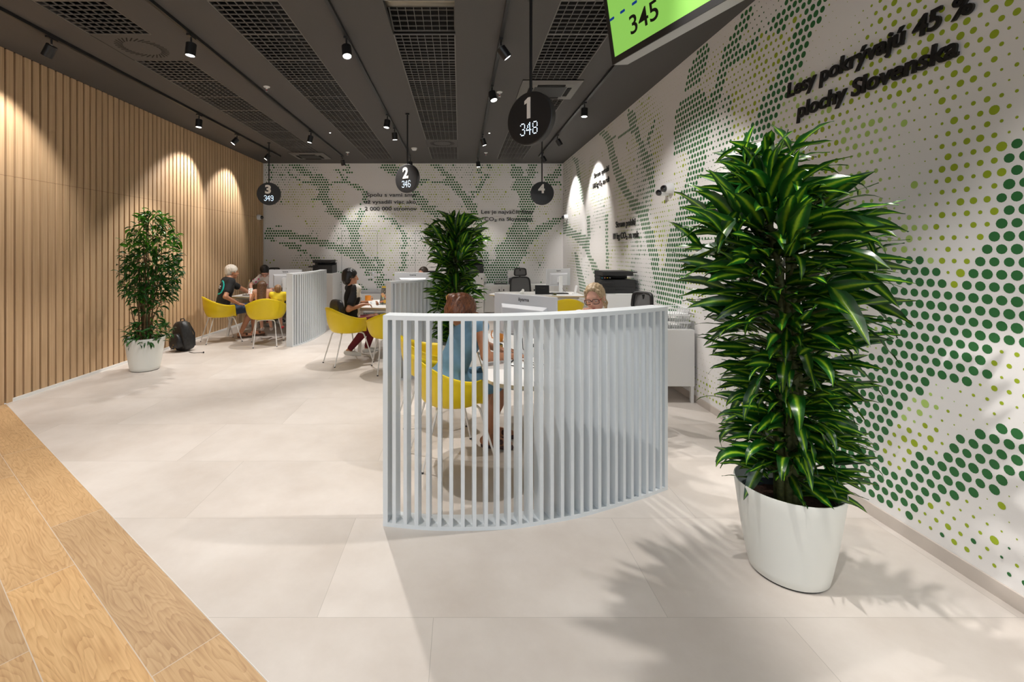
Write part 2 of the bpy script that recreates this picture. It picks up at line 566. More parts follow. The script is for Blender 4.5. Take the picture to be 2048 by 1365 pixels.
# printed veins of the wallpaper, in wall coordinates
BACK_ROWS = {0:[(-7.7,-6.4),(-0.6,4.7),(22.6,24.9),(37.7,43.8),(57.7,61.8),(76.8,78.1),(80.7,82.7),(90.7,92.8),(98.0,101.0),(110.9,111.9)],1:[(-7.1,-5.9),(1.1,6.1),(24.1,25.0),(37.1,45.3),(59.4,63.3),(77.2,78.5),(81.3,83.1),(90.6,95.3),(98.3,100.7),(109.7,112.1)],2:[(2.6,6.5),(18.6,20.6),(21.7,23.5),(38.7,45.0),(60.7,63.7),(76.8,78.0),(91.0,95.1),(97.1,100.7),(108.9,111.9)],3:[(-8.0,-7.0),(-1.4,0.2),(4.1,9.2),(20.2,21.2),(23.2,25.5),(40.2,45.0),(62.4,65.1),(77.2,78.5),(90.7,95.9),(98.2,101.0),(107.6,111.3)],4:[(-4.5,-2.4),(-0.4,1.7),(5.5,9.7),(10.6,13.8),(20.5,21.7),(42.7,44.0),(62.8,66.8),(80.0,81.6),(91.0,95.0),(97.7,100.7),(106.0,111.0)],5:[(-8.0,-7.0),(2.0,3.2),(8.0,14.2),(21.1,22.3),(23.0,24.3),(64.2,68.3),(78.2,79.4),(80.3,81.5),(91.3,100.1),(104.4,109.5)],6:[(3.5,4.7),(9.6,15.6),(21.5,23.8),(53.8,56.8),(63.8,67.7),(79.2,80.7),(92.2,98.9),(105.0,108.9)],7:[(5.0,15.5),(18.0,25.2),(53.4,56.2),(58.5,69.2),(78.5,80.3),(92.2,99.2),(104.7,111.9)],8:[(9.9,17.7),(24.7,27.7),(53.6,54.8),(63.8,69.5),(77.1,79.2),(91.5,99.5),(106.2,109.5),(110.7,111.9)],9:[(12.0,16.1),(26.2,29.3),(66.3,70.3),(76.5,79.2),(90.7,99.5)],10:[(11.5,16.1),(27.7,30.8),(66.9,70.7),(77.1,78.6),(91.9,98.9)],11:[(12.1,16.1),(30.2,32.3),(50.4,53.1),(68.3,72.2),(74.4,78.1),(93.5,98.6)],12:[(11.8,15.9),(29.7,31.7),(50.4,53.6),(68.9,72.7),(74.7,75.9),(93.8,99.2)],13:[(11.1,16.2),(30.5,31.7),(50.4,55.3),(70.1,74.4),(75.0,76.2),(94.1,99.2)],14:[(9.6,16.5),(29.7,31.5),(50.4,55.7),(70.7,74.8),(94.1,99.5)],15:[(13.0,17.1),(30.5,31.5),(52.2,57.2),(71.3,75.3),(94.4,100.1)],16:[(13.6,17.6),(28.7,29.7),(52.8,56.8),(71.9,76.8),(94.1,100.7)],17:[(15.0,18.2),(54.2,59.8),(72.4,77.1),(94.4,100.7)],18:[(15.6,19.7),(28.5,29.7),(53.8,59.8),(73.0,76.8),(94.1,100.7)],19:[(15.2,21.1),(28.0,30.5),(55.3,61.0),(74.4,76.5),(94.1,99.5)],20:[(16.7,21.5),(27.6,30.5),(57.7,61.0),(74.7,76.8),(94.1,99.5)],21:[(18.0,23.0),(28.0,30.3),(37.1,39.3),(58.6,61.3),(93.2,98.6)],22:[(19.6,23.6),(27.6,29.3),(38.7,42.6),(75.9,79.8),(92.6,99.5),(108.0,111.3)],23:[(21.1,29.3),(42.1,44.1),(76.3,79.2),(91.9,98.9),(106.2,111.6)],24:[(21.7,29.9),(41.7,44.7),(66.5,68.0),(76.8,78.6),(91.9,97.7),(103.8,109.8)],25:[(-5.1,-3.9),(23.2,29.3),(44.3,46.2),(78.0,79.2),(91.3,98.0),(101.3,108.3)],26:[(-9.4,-7.6),(23.7,28.0),(43.8,45.9),(71.6,73.4),(89.8,97.4),(100.7,107.7)],27:[(-10.0,1.1),(24.1,28.3),(45.2,47.3),(73.2,76.2),(90.1,95.9),(95.9,105.3)],28:[(-11.1,2.6),(24.7,28.6),(45.6,47.6),(74.4,75.6),(88.8,95.6),(96.8,103.8)],29:[(-11.1,8.0),(25.2,29.1),(46.1,48.2),(89.2,102.2)],30:[(-11.1,-6.5),(-0.4,11.7),(24.6,28.5),(45.6,48.5),(79.8,81.6),(88.8,101.9)],31:[(-8.0,-6.1),(4.1,15.9),(25.2,27.9),(46.1,48.0),(88.0,100.1)],32:[(-4.5,2.6),(6.5,18.6),(24.7,29.1),(46.2,48.5),(86.2,99.8)],33:[(-2.0,5.0),(12.1,21.8),(25.0,29.1),(45.9,48.0),(73.2,78.3),(85.3,98.3)],34:[(-0.4,4.7),(15.6,29.6),(45.6,47.6),(74.1,77.4),(84.7,97.7)],35:[(3.0,7.0),(19.0,30.2),(84.2,97.4)],36:[(5.5,6.5),(20.8,30.8),(45.6,48.5),(76.5,81.0),(84.5,97.7)],37:[(8.0,9.1),(23.2,31.4),(46.1,48.0),(76.8,81.3),(85.3,96.8)],38:[(8.6,12.9),(24.7,32.4),(34.4,36.5),(45.6,47.4),(76.8,81.3),(84.7,95.9)],39:[(10.2,12.9),(26.8,33.5),(33.8,38.0),(46.2,48.2),(77.2,82.2),(84.2,95.0)],40:[(10.2,12.6),(27.7,33.5),(35.9,37.7),(45.6,47.7),(77.7,81.9),(83.8,94.7)],41:[(12.0,13.8),(29.0,35.0),(35.8,39.0),(46.2,48.2),(78.3,94.4)],42:[(12.9,17.7),(29.6,38.0),(44.7,47.7),(78.6,93.8)],43:[(15.0,18.0),(30.8,38.0),(45.0,47.1),(78.9,93.5)],44:[(15.3,20.2),(30.5,32.0),(35.6,37.4),(79.5,92.8)],45:[(15.9,19.6),(31.4,32.6),(37.1,38.6),(80.1,91.9)],46:[(16.8,19.9),(35.9,38.0),(80.7,91.3)],47:[(17.1,20.2),(32.9,34.4),(35.9,41.1),(81.0,90.4)],48:[(17.4,20.2),(35.0,38.6),(80.7,89.8)],49:[(19.9,21.1),(26.5,29.3),(36.2,38.6),(81.0,89.2)],50:[(24.4,30.2),(36.5,38.6),(81.6,88.6)],51:[(24.7,32.0)],52:[(25.3,32.0),(37.4,38.6)],54:[(35.6,36.8)],55:[(34.4,38.0)],56:[(34.4,38.0)]}
RIGHT_POLYS = [[(2.63,1.53),(2.48,1.54),(2.38,1.47),(2.35,1.39),(2.37,1.36),(2.28,1.41),(2.25,1.47),(2.22,1.53),(2.19,1.59),(2.16,1.65),(2.13,1.71),(2.13,1.83),(2.09,1.89),(2.07,1.91),(2.1,2.0),(2.06,2.08),(1.94,2.1),(1.94,1.27),(2.77,1.14),(2.7,1.29),(2.64,1.41),(2.61,1.46)],[(2.77,1.22),(1.97,1.33),(1.97,1.23),(2.06,1.13),(2.11,1.15),(2.18,1.09),(2.13,1.04),(2.17,1.01),(2.22,0.97),(2.25,0.91),(2.33,0.91),(2.41,0.9),(2.46,0.84),(2.54,0.78),(2.58,0.72),(2.64,0.6),(2.71,0.49),(2.76,0.42),(2.77,0.37),(2.69,0.36),(2.57,0.35),(2.56,0.39),(2.53,0.46),(2.5,0.51),(2.43,0.52),(2.38,0.51),(2.35,0.58),(2.31,0.65),(2.28,0.7),(2.25,0.69),(2.2,0.75),(2.13,0.76),(2.1,0.81),(1.97,0.83),(1.97,0.62),(2.08,0.53),(2.14,0.46),(2.21,0.42),(2.29,0.36),(2.38,0.31),(2.47,0.24),(2.54,0.11),(2.57,0.13),(2.55,0.19),(2.67,0.11),(2.78,0.0),(2.92,0.01),(3.08,0.06),(3.23,0.13),(3.23,0.29),(3.08,0.53),(3.02,0.68),(2.96,0.77),(2.93,0.87),(2.82,0.95),(2.71,1.0),(2.68,1.06)],[(2.79,0.13),(2.66,0.2),(2.64,0.15),(2.68,0.07),(2.65,0.01),(2.6,0.01),(2.61,0.07),(2.57,0.15),(2.53,0.16),(2.5,0.1),(2.51,0.05),(2.46,0.03),(2.48,-0.03),(2.82,-0.04)],[(3.23,0.29),(3.08,0.26),(2.85,0.04),(2.92,-0.04),(3.23,-0.06)],[(3.3,3.38),(3.11,3.28),(3.16,3.19),(3.19,3.13),(3.27,3.13),(3.3,2.99),(3.37,2.9),(3.46,2.84),(3.58,2.67),(3.66,2.59),(3.94,2.4),(4.13,2.44),(4.01,2.62),(3.9,2.68),(3.87,2.74),(3.75,2.86),(3.66,2.92),(3.58,3.05),(3.51,3.1),(3.43,3.21),(3.35,3.28)],[(3.54,3.47),(3.45,3.47),(3.28,3.37),(3.28,3.32),(3.39,3.31),(3.5,3.31),(3.57,3.24),(3.68,3.33),(3.69,3.4),(3.62,3.39)],[(3.94,3.65),(3.9,3.59),(4.01,3.55),(4.02,3.48),(4.13,3.43),(4.13,3.36),(3.96,3.35),(3.83,3.34),(3.83,3.29),(3.93,3.24),(4.15,3.23),(4.3,3.24),(4.34,3.12),(4.47,3.0),(4.49,2.9),(4.62,2.85),(4.67,2.55),(5.39,2.7),(5.33,3.19),(5.0,3.28),(4.71,3.2),(4.71,3.11),(4.6,3.08),(4.49,3.21),(4.45,3.34),(4.37,3.46),(4.28,3.51),(4.2,3.57),(4.1,3.63)],[(4.6,3.64),(4.82,3.65),(5.05,3.53),(5.15,3.32),(4.95,3.31),(4.73,3.34),(4.65,3.46)],[(5.02,1.97),(4.67,1.94),(4.64,1.89),(4.69,1.78),(4.87,1.69),(4.86,1.65),(5.02,1.56),(5.06,1.38),(5.09,1.21),(5.18,1.07),(5.18,0.98),(5.23,0.88),(5.81,0.86),(5.86,1.05),(5.98,1.32),(6.03,1.48),(6.13,1.6),(6.15,1.67),(5.91,1.68),(5.86,1.6),(5.79,1.48),(5.77,1.35),(5.61,1.36),(5.59,1.51),(5.57,1.66),(5.51,1.79),(5.35,1.94),(5.31,2.01)],[(8.31,3.66),(7.86,3.62),(7.7,3.52),(7.54,3.35),(7.43,3.18),(7.32,3.02),(7.17,2.84),(6.97,2.65),(6.84,2.48),(6.54,2.32),(6.34,2.2),(6.1,2.14),(6.1,1.99),(6.42,2.01),(6.6,2.13),(6.75,2.2),(6.84,2.32),(7.1,2.46),(7.24,2.59),(7.39,2.74),(7.54,2.9),(7.66,3.09),(7.78,3.27),(7.91,3.44),(8.04,3.54)],[(6.42,2.1),(6.1,2.07),(6.05,1.92),(5.93,1.79),(5.86,1.67),(6.15,1.67),(6.26,1.82),(6.37,1.96)],[(6.9,3.59),(6.84,3.64),(6.6,3.56),(6.48,3.3),(6.37,3.16),(6.26,3.03),(6.15,2.89),(6.03,2.73),(5.93,2.61),(5.91,2.43),(5.91,2.3),(6.03,2.32),(6.08,2.43),(6.15,2.59),(6.26,2.69),(6.31,2.83),(6.39,2.98),(6.51,3.11),(6.65,3.27),(7.17,3.32),(7.78,3.41),(7.78,3.45),(7.17,3.37),(6.75,3.34),(6.84,3.5)],[(5.0,3.05),(4.6,2.93),(4.6,2.87),(4.64,2.7),(4.67,2.61),(4.69,2.47),(4.73,2.36),(4.82,2.29),(4.9,2.22),(4.6,2.15),(4.58,1.87),(5.33,1.9),(5.25,2.07),(5.27,2.2),(5.16,2.26),(5.09,2.39),(5.02,2.5),(4.99,2.7),(4.99,2.86)],[(6.0,3.18),(5.91,3.27),(5.84,3.25),(5.93,3.11),(6.03,3.04),(6.08,2.96),(6.13,2.97),(6.15,3.09)],[(11.22,2.33),(10.14,2.04),(8.91,1.85),(8.86,1.64),(8.8,1.49),(8.35,1.32),(8.21,1.11),(8.4,1.01),(8.8,1.3),(9.25,1.61),(10.21,1.87),(11.22,1.98)],[(7.91,2.19),(7.76,2.18),(7.74,1.12),(7.88,1.11)],[(9.08,2.28),(8.86,2.26),(8.8,1.82),(9.02,1.82)],[(10.07,1.55),(9.8,1.52),(9.19,0.95),(9.08,0.79),(9.61,0.75)],[(10.28,3.64),(9.74,3.53),(9.36,2.74),(9.25,2.49),(9.48,2.6),(9.74,2.95),(9.93,3.39)]]
# wallpaper dots: a staggered grid at 58.3 mm pitch; the big dots follow the printed leaf veins
random.seed(11)
def vnoise(seed):
    rnd = np.random.RandomState(seed); g = rnd.rand(256, 256)
    def f(x, y):
        xi, yi = math.floor(x), math.floor(y); fx, fy = x-xi, y-yi
        fx = fx*fx*(3-2*fx); fy = fy*fy*(3-2*fy)
        a = g[xi % 256, yi % 256]; b = g[(xi+1) % 256, yi % 256]; c = g[xi % 256, (yi+1) % 256]; d = g[(xi+1) % 256, (yi+1) % 256]
        return (a*(1-fx)+b*fx)*(1-fy)+(c*(1-fx)+d*fx)*fy
    return f
NA, NB, NC = vnoise(3), vnoise(5), vnoise(9)
SD = 0.0583
ZTOP = 3.628       # centre of the topmost dot row
def small_dot(s, z, hint=0.0, big=False):
    """printed tone between the veins: tiny to middling dots, mostly olive"""
    n = 0.6*NA(s*1.3+40, z*1.3+40) + 0.4*NA(s*3.1+10, z*3.1+70) + hint
    r = max(0.0, (n-0.35))*0.8
    j = random.random()
    r = min(r, 0.24 if big else 0.18)*(0.55+0.9*j) if r > 0 else 0
    if n > 0.40 and random.random() < (0.07 if big else 0.04): r = 0.22+0.18*random.random()
    c = NB(s*1.1+90, z*1.1+20)
    col = 1 if c > 0.34 else 0
    if c > 0.80: col = 2
    if r < 0.06 and random.random() < 0.5: r = 0.05
    return r, col
def in_poly(px, py, poly):
    ins = False; n = len(poly); j = n-1
    for i in range(n):
        xi, yi = poly[i]; xj, yj = poly[j]
        if (yi > py) != (yj > py) and px < (xj-xi)*(py-yi)/(yj-yi)+xi: ins = not ins
        j = i
    return ins
NV = 12
CS = [(math.cos(2*PI*i/NV), math.sin(2*PI*i/NV)) for i in range(NV)]

mb = MB()
mb.box(XL-0.12, YB, 0, XR+0.12, YB+0.12, CEIL+0.25, 0)
for r_ in range(62):
    z = ZTOP - SD*r_
    if z < 0.02: break
    iv = BACK_ROWS.get(r_, [])
    for c_ in range(-12, 114):
        cc = c_ + (0.5 if r_ % 2 else 0.0)
        x = (579.5-920)*YB/FPX + cc*SD
        if x < XL+0.03 or x > XR-0.03: continue
        dark = any(a <= cc <= b for a, b in iv)
        if dark: r, col = 0.37+0.03*random.random(), 0
        else:
            dist = min([min(abs(cc-a), abs(cc-b)) for a, b in iv] + [9])
            r, col = small_dot(x, z)
            if dist < 1.0 and random.random() < 0.6: r, col = 0.12+0.2*random.random(), 0
        if r > 0.03:
            R_ = r*SD
            mb.add([(x+R_*a, YB-0.0008, z+R_*b) for a, b in CS], [tuple(range(NV))], 1+col)
struct(mb.build('wall_back', [M['wallpaper'], M['dot_green'], M['dot_olive'], M['dot_lime']]))

mb = MB()
mb.box(XR, YF, 0, XR+0.12, YB, CEIL+0.25, 0)
BB = [(min(p[0] for p in q)-0.02, max(p[0] for p in q)+0.02, min(p[1] for p in q), max(p[1] for p in q)) for q in RIGHT_POLYS]
for r_ in range(62):
    z = ZTOP - SD*r_
    if z < 0.09: break
    for c_ in range(0, 190):
        yy = 11.13 - SD*(c_+(0.5 if r_ % 2 else 0.0))
        if yy < 0.2: break
        dark = any(b[0] < yy < b[1] and b[2] < z < b[3] and in_poly(yy, z, q) for b, q in zip(BB, RIGHT_POLYS))
        if dark: r, col = 0.36+0.05*random.random(), 0
        else:
            hint = 0.0
            big = (yy < 3.1 and 1.3 < z < 2.35) or (yy < 4.0 and z > 2.35) or (yy < 2.6 and z < 0.8)
            if big: hint = 0.08
            if 3.6 < yy < 6.5 and 1.5 < z < 3.0: hint = 0.10; big = True
            r, col = small_dot(yy+20, z, hint, big)
            if col == 0 and yy < 3.2: col = 1 if random.random() < 0.7 else 0
        if r > 0.03:
            R_ = r*SD
            mb.add([(XR-0.0008, yy+R_*a, z+R_*b) for a, b in CS], [tuple(range(NV))], 1+col)
struct(mb.build('wall_right', [M['wallpaper'], M['dot_green'], M['dot_olive'], M['dot_lime']]))
mb = MB()
mb.box(XR-0.011, YF, 0, XR-0.0005, YB-0.001, 0.072)
struct(mb.build('baseboard_right', M['skirting'], bevel=0.001))
mb = MB()
mb.box(XL+0.013, YB-0.011, 0, XR-0.012, YB-0.0005, 0.072)
struct(mb.build('baseboard_back', M['skirting'], bevel=0.001))

# flush doors in the back wall: only their hairline joints show
def flush_door(name, x0, x1, ztop, handle):
    mb = MB(); g = 0.006
    for a in ((x0-g, 0.08, x0, ztop), (x1, 0.08, x1+g, ztop), (x0-g, ztop, x1+g, ztop+g)):
        mb.box(a[0], YB-0.0005, a[1], a[2], YB+0.01, a[3], 0)
    d = struct(mb.build(name, M['seam']))
    if handle:
        h = MB()
        h.tube([(x1-0.10, YB-0.004, 1.05), (x1-0.10, YB-0.055, 1.05)], 0.010)
        h.tube([(x1-0.10, YB-0.05, 1.05), (x1-0.16, YB-0.052, 1.052), (x1-0.23, YB-0.05, 1.05)], 0.009)
        h.lathe([(0.0, 0), (0.026, 0), (0.026, 0.01), (0, 0.01)], 20, X=Matrix.Translation((x1-0.10, YB-0.003, 1.05)) @ Matrix.Rotation(R(90), 4, 'X'))
        h.lathe([(0.0, 0), (0.024, 0), (0.024, 0.012), (0, 0.012)], 20, X=Matrix.Translation((x1-0.10, YB-0.003, 0.95)) @ Matrix.Rotation(R(90), 4, 'X'))
        h.build('door_handle', M['chrome'], d, smooth=40)
    return d
flush_door('door_1', -2.825, -1.98, 2.058, True)
flush_door('door_2', -1.065, -0.20, 2.058, False)

# ------------------------------------------------------------------ ceiling with four open strips
STRIPS = [(-3.58, -2.98), (-2.12, -1.52), (-0.645, -0.045), (0.84, 1.44)]
YG0, YG1 = 4.523 - 0.6125*9, 4.523 + 0.6125*10
mb = MB()
xs = [XL] + [v for s in STRIPS for v in s] + [XR]
for i in range(0, len(xs), 2):
    mb.box(xs[i], YF, CEIL, xs[i+1], YB, CEIL+0.05, 0)
for a, b_ in STRIPS:
    mb.box(a, YF, CEIL, b_, YG0, CEIL+0.05, 0)
    mb.box(a, YG1, CEIL, b_, YB, CEIL+0.05, 0)
mb.box(XL, YF, CEIL+0.42, XR, YB, CEIL+0.45, 1)
mb.box(XL, YB-0.02, CEIL+0.05, XR, YB-0.001, CEIL+0.42, 1)  # black skirts around the plenum, added to stop light leaking through the grilles
mb.box(XL, YF, CEIL+0.05, XR, YF+0.02, CEIL+0.42, 1)
mb.box(XL, YF+0.02, CEIL+0.05, XL+0.02, YB-0.02, CEIL+0.42, 1)
mb.box(XR-0.02, YF+0.02, CEIL+0.05, XR, YB-0.02, CEIL+0.42, 1)
struct(mb.build('ceiling', [M['ceiling'], M['plenum']]))

def grille_mesh(n=8, L=0.6125, W=0.6, name='ceiling_grille'):
    mb = MB(); t = 0.005; hgt = 0.013
    x0, x1 = -W/2, W/2; y0, y1 = -L/2, L/2
    for k in range(n+1):
        tt = 0.011 if k in (0, n) else t
        x = x0+tt/2+(W-tt)*k/n
        mb.box(x-tt/2, y0, 0.002, x+tt/2, y1, hgt)
        y = y0+tt/2+(L-tt)*k/n
        mb.box(x0, y-tt/2, 0.002, x1, y+tt/2, hgt)
    return mb.mesh(name, M['grille'])
GM = grille_mesh()
STRIPN = ['the strip nearest the slatted wall', 'the strip second from the slatted wall', 'the middle ceiling strip', 'the strip nearest the dotted wall']
ORD = ['first', 'second', 'third', 'fourth', 'fifth', 'sixth', 'seventh', 'eighth', 'ninth', 'tenth', 'eleventh', 'twelfth', 'thirteenth', 'fourteenth', 'fifteenth', 'sixteenth', 'seventeenth', 'eighteenth']
def ypan(k): return 4.523 + 0.6125*k      # panel k spans ypan(k)..ypan(k+1)
def swirl_panel(cx, cy, label):
    t = thing('swirl_diffuser', label, 'ceiling diffuser', (cx, cy, CEIL+0.004))
    mb = MB(); mb.box(-0.297, -0.30, 0, 0.297, 0.30, 0.012)
    mb.build('plate', M['ceiling'], t)
    mb = MB()
    for i in range(30):
        a = 2*PI*i/30
        X = Matrix.Rotation(a, 4, 'Z') @ Matrix.Translation((0.20, 0, 0)) @ Matrix.Rotation(R(38), 4, 'Z')
        mb.box(-0.045, -0.006, -0.0015, 0.045, 0.006, 0.0005, 0, X)
    mb.build('slots', M['plenum'], t)
    mb = MB(); mb.lathe([(0.0, -0.004), (0.006, -0.004), (0.006, 0)], 12)
    mb.build('screw', M['chrome'], t)
def cassette(cx, cy, w, l, label):
    t = thing('air_conditioning_cassette', label, 'air conditioner', (cx, cy, CEIL))
    mb = MB(); z1 = -0.03
    def ring(a, b, za, zb, m=0):
        vs = [(-a[0], -a[1], za), (a[0], -a[1], za), (a[0], a[1], za), (-a[0], a[1], za), (-b[0], -b[1], zb), (b[0], -b[1], zb), (b[0], b[1], zb), (-b[0], b[1], zb)]
        mb.add(vs, [(i, (i+1) % 4, 4+(i+1) % 4, 4+i) for i in range(4)][::1], m)
    W, L = w/2, l/2
    ring((W, L), (W, L), 0, -0.012); ring((W, L), (W-0.09, L-0.09), -0.012, z1)
    ring((W-0.09, L-0.09), (W-0.17, L-0.17), z1, -0.034)
    mb.box(-W, -L, -0.010, W, L, -0.0005)
    mb.build('surround', M['grille'], t)
    mb = MB(); mb.box(-W+0.17, -L+0.17, -0.036, W-0.17, L-0.17, -0.008)
    mb.build('intake_grille', M['blackmatt'], t)
    for i in range(4):
        X = Matrix.Rotation(PI/2*i, 4, 'Z'); q = (L if i % 2 == 0 else W)-0.13; hw = (W if i % 2 == 0 else L)-0.20
        mb = MB(); mb.box(-hw, q-0.026, -0.0385, hw, q+0.026, -0.02, 0, X)
        mb.build('louvre', M['plenum'], t)
for si, (a, b_) in enumerate(STRIPS):
    cx = (a+b_)/2; idx = 0
    for k in range(9, -10, -1):
        y0 = ypan(k); y1 = y0+0.6125
        skip = False
        if si == 0 and k == 0:
            swirl_panel(cx, y0+0.306, 'grey square panel with swirl air diffuser in the strip nearest the slatted wall'); skip = True
        if si == 0 and k == 9: skip = True
        if si == 2 and k == 7:
            swirl_panel(cx, y0+0.306, 'grey square panel with swirl air diffuser in the middle ceiling strip'); skip = True
        if si == 2 and k == -1: skip = True
        if si == 3 and k in (2,): skip = True
        if skip: continue
        if y1 < 3.3: break
        g = mobj('ceiling_grille', GM, None, (cx, y0+0.306, CEIL))
        idx += 1
        tag(g, 'grille panel, %s from the back wall in %s' % (ORD[idx-1], STRIPN[si]), 'ceiling grille', 'open-cell ceiling grilles')
cassette(1.14, 6.055, 0.745, 0.71, 'black square air conditioning cassette beside the hanging number 1 sign')
cassette(-3.28, 10.25, 0.74, 0.70, 'black square air conditioning cassette in the strip above the number 3 sign')
# missing panel in the middle strip: a duct and a dropped grille show
t = tag(MB().build('x', M['steel']), 'shiny steel air duct seen through the missing ceiling panel', 'duct'); bpy.data.objects.remove(t)
mb = MB(); mb.tube([(-1.0, 4.15, CEIL+0.22), (0.35, 4.15, CEIL+0.22)], 0.13, n=24)
tag(mb.build('air_duct', M['steel'], smooth=50), 'shiny steel air duct seen through the missing ceiling panel', 'duct')
g = mobj('ceiling_grille', GM, None, (-0.345, ypan(-1)+0.33, CEIL+0.09)); g.rotation_euler = (R(-9), 0, 0)
tag(g, 'loose grille panel lying tilted above the opening in the middle strip', 'ceiling grille', 'open-cell ceiling grilles')

# ------------------------------------------------------------------ lighting tracks and lamps
TRACKX = [-3.94, -2.57, -1.10, 0.40, 1.735]
TN = ['the track along the slatted wall', 'the track second from the slatted wall', 'the middle track', 'the track second from the dotted wall', 'the track along the dotted wall']
for i, x in enumerate(TRACKX):
    t = thing('lighting_track', 'long black lighting ' + TN[i][4:], 'lighting track', (x, 0, CEIL), 0, 'ceiling lighting tracks')
    mb = MB(); mb.box(-0.017, -1.5, -0.034, 0.017, 10.25, 0, 0)
    mb.build('rail', M['black'], t, bevel=0.002)
    mb = MB(); mb.box(-0.006, -1.48, -0.0352, 0.006, 10.23, -0.0338, 0)
    mb.build('conductor_slot', M['charcoal'], t)
hm = MB()
hm.lathe([(0.0, 0.06), (0.040, 0.06), (0.0465, 0.055), (0.0465, -0.06), (0.041, -0.062), (0.038, -0.048), (0.0, -0.048)], 28)
HEAD = hm.mesh('lamp_head', M['black'], 50)
lm = MB(); lm.lathe([(0.0, -0.052), (0.030, -0.053), (0.0385, -0.057)], 28)
LENS = lm.mesh('lamp_lens', M['lens'], 179)
am = MB(); am.box(-0.016, -0.055, -0.05, 0.016, 0.055, -0.034); am.tube([(0, 0, -0.05), (0, 0, -0.10)], 0.009)
ADAPT = am.mesh('track_adapter', M['black'])
jm = MB(); jm.tube([(0, -0.018, 0), (0, 0.018, 0)], 0.011, n=12)
KNUCK = jm.mesh('joint', M['chrome'], 50)
LAMPS = [
 (0, 4.51, (-4.69, 4.66, 2.4), 78, 1.2), (0, 7.06, (-4.0, 6.8, 0.0), 75, 1.7), (0, 8.26, (-4.69, 7.85, 2.4), 76, 1.5), (0, 9.64, (-4.69, 9.35, 2.4), 76, 1.4),
 (1, 4.47, (-2.8, 4.3, 0.0), 88, 1.9), (1, 8.06, (-3.2, 8.0, 0.7), 85, 2.1), (1, 10.20, (-2.0, 11.1, 0.7), 70, 0.8),
 (2, 4.53, (-0.6, 3.4, 0.0), 85, 2.2), (2, 7.09, (-1.5, 6.7, 0.4), 85, 2.0), (2, 7.85, (-0.9, 8.0, 0.7), 80, 1.4), (2, 10.39, (-1.1, 10.3, 0.0), 75, 0.8),
 (3, 4.56, (2.3, 4.9, 1.0), 80, 1.4), (3, 5.84, (1.0, 5.0, 0.7), 64, 1.6), (3, 8.28, (1.3, 8.4, 0.7), 80, 1.6), (3, 10.40, (0.6, 10.3, 0.0), 75, 0.8),
 (4, 6.51, (1.5, 6.2, 0.0), 70, 1.5), (4, 8.32, (2.46, 8.40, 2.3), 74, 1.3), (4, 9.83, (2.46, 10.0, 2.3), 74, 1.3),
 # nearer lamps above the top of the photograph
 (4, 2.90, (0.9, 2.0, 0.0), 76, 1.9), (3, 1.70, (2.46, 1.75, 1.2), 66, 2.3), (3, 0.45, (2.46, 0.9, 1.1), 64, 1.6), (4, 4.2, (2.3, 4.0, 1.0), 60, 0.5),  # wall-aimed lamp closest to the shopfront is added to brighten the right edge
 (2, 1.60, (-0.5, 1.9, 0.0), 85, 1.3), (1, 1.90, (-2.6, 2.1, 0.0), 80, 1.2), (0, 1.90, (-4.4, 2.6, 1.0), 80, 1.5),
]
ldata = {}
used = {}
for (ti, y, aim, cone, pw) in LAMPS:
    x = TRACKX[ti]
    n = used.get(ti, 0); used[ti] = n+1
    t = thing('track_spotlight', 'lamp', 'spotlight', (x, y, CEIL), 0, 'black spotlights on the ceiling tracks')
    mobj('track_adapter', ADAPT, t)
    p = Vector((0, 0, -0.115)); d = (Vector(aim)-Vector((x, y, CEIL-0.16))).normalized()
    c = p + d*0.05
    q = (-d).to_track_quat('Z', 'Y').to_matrix().to_4x4()
    X = Matrix.Translation(c) @ q
    mobj('joint', KNUCK, t, loc=(0, 0, -0.105))
    h = mobj('lamp_head', HEAD, t, X=X)
    mobj('lens', LENS, h)
    ld = bpy.data.lights.new('lamp_light', 'SPOT')
    ld.energy = LAMP_W*pw; ld.color = LAMP_COL; ld.spot_size = R(cone); ld.spot_blend = 0.5; ld.shadow_soft_size = 0.03
    lo = bpy.data.objects.new('lamp_light', ld); COL.objects.link(lo); lo.parent = t
    lo.matrix_local = Matrix.Translation(c + d*0.07) @ q
    t['_ti'] = ti
for ti in range(5):
    L_ = sorted([o for o in COL.objects if o.get('_ti') == ti], key=lambda o: -o.location.y)
    for i, o in enumerate(L_):
        o['label'] = 'spotlight, %s from the back wall on %s' % (ORD[i], TN[ti])
        del o['_ti']

# sprinklers, detector, small ceiling lights
def sprinkler(x, y, label):
    t = thing('sprinkler', label, 'sprinkler', (x, y, CEIL), 0, 'ceiling sprinklers')
    mb = MB(); mb.lathe([(0, 0), (0.04, 0), (0.036, -0.008), (0.012, -0.010), (0.012, -0.03), (0, -0.03)], 20)
    mb.build('rosette', M['white'], t, smooth=40)
    mb = MB()
    for s in (-1, 1): mb.tube([(0.010*s, 0, -0.028), (0.016*s, 0, -0.042), (0.003*s, 0, -0.06)], 0.003, n=6)
    mb.lathe([(0, -0.060), (0.018, -0.060), (0.018, -0.063), (0, -0.063)], 16)
    mb.build('deflector', M['chrome'], t, smooth=40)
    mb = MB(); mb.tube([(0, 0, -0.03), (0, 0, -0.058)], 0.003, n=8)
    mb.build('glass_bulb', M['red'], t, smooth=40)
sprinkler(-2.46, 5.95, 'white sprinkler head between the first and second grille strips, nearer the camera')
sprinkler(-2.38, 9.9, 'white sprinkler head between the first and second grille strips, near the back wall')
sprinkler(0.52, 6.15, 'white sprinkler head beside the track left of the number 1 sign')
sprinkler(0.55, 9.95, 'white sprinkler head near the back wall left of the number 4 sign')
t = thing('smoke_detector', 'round white smoke detector on the ceiling behind the number 2 sign', 'smoke detector', (-0.93, 9.5, CEIL))
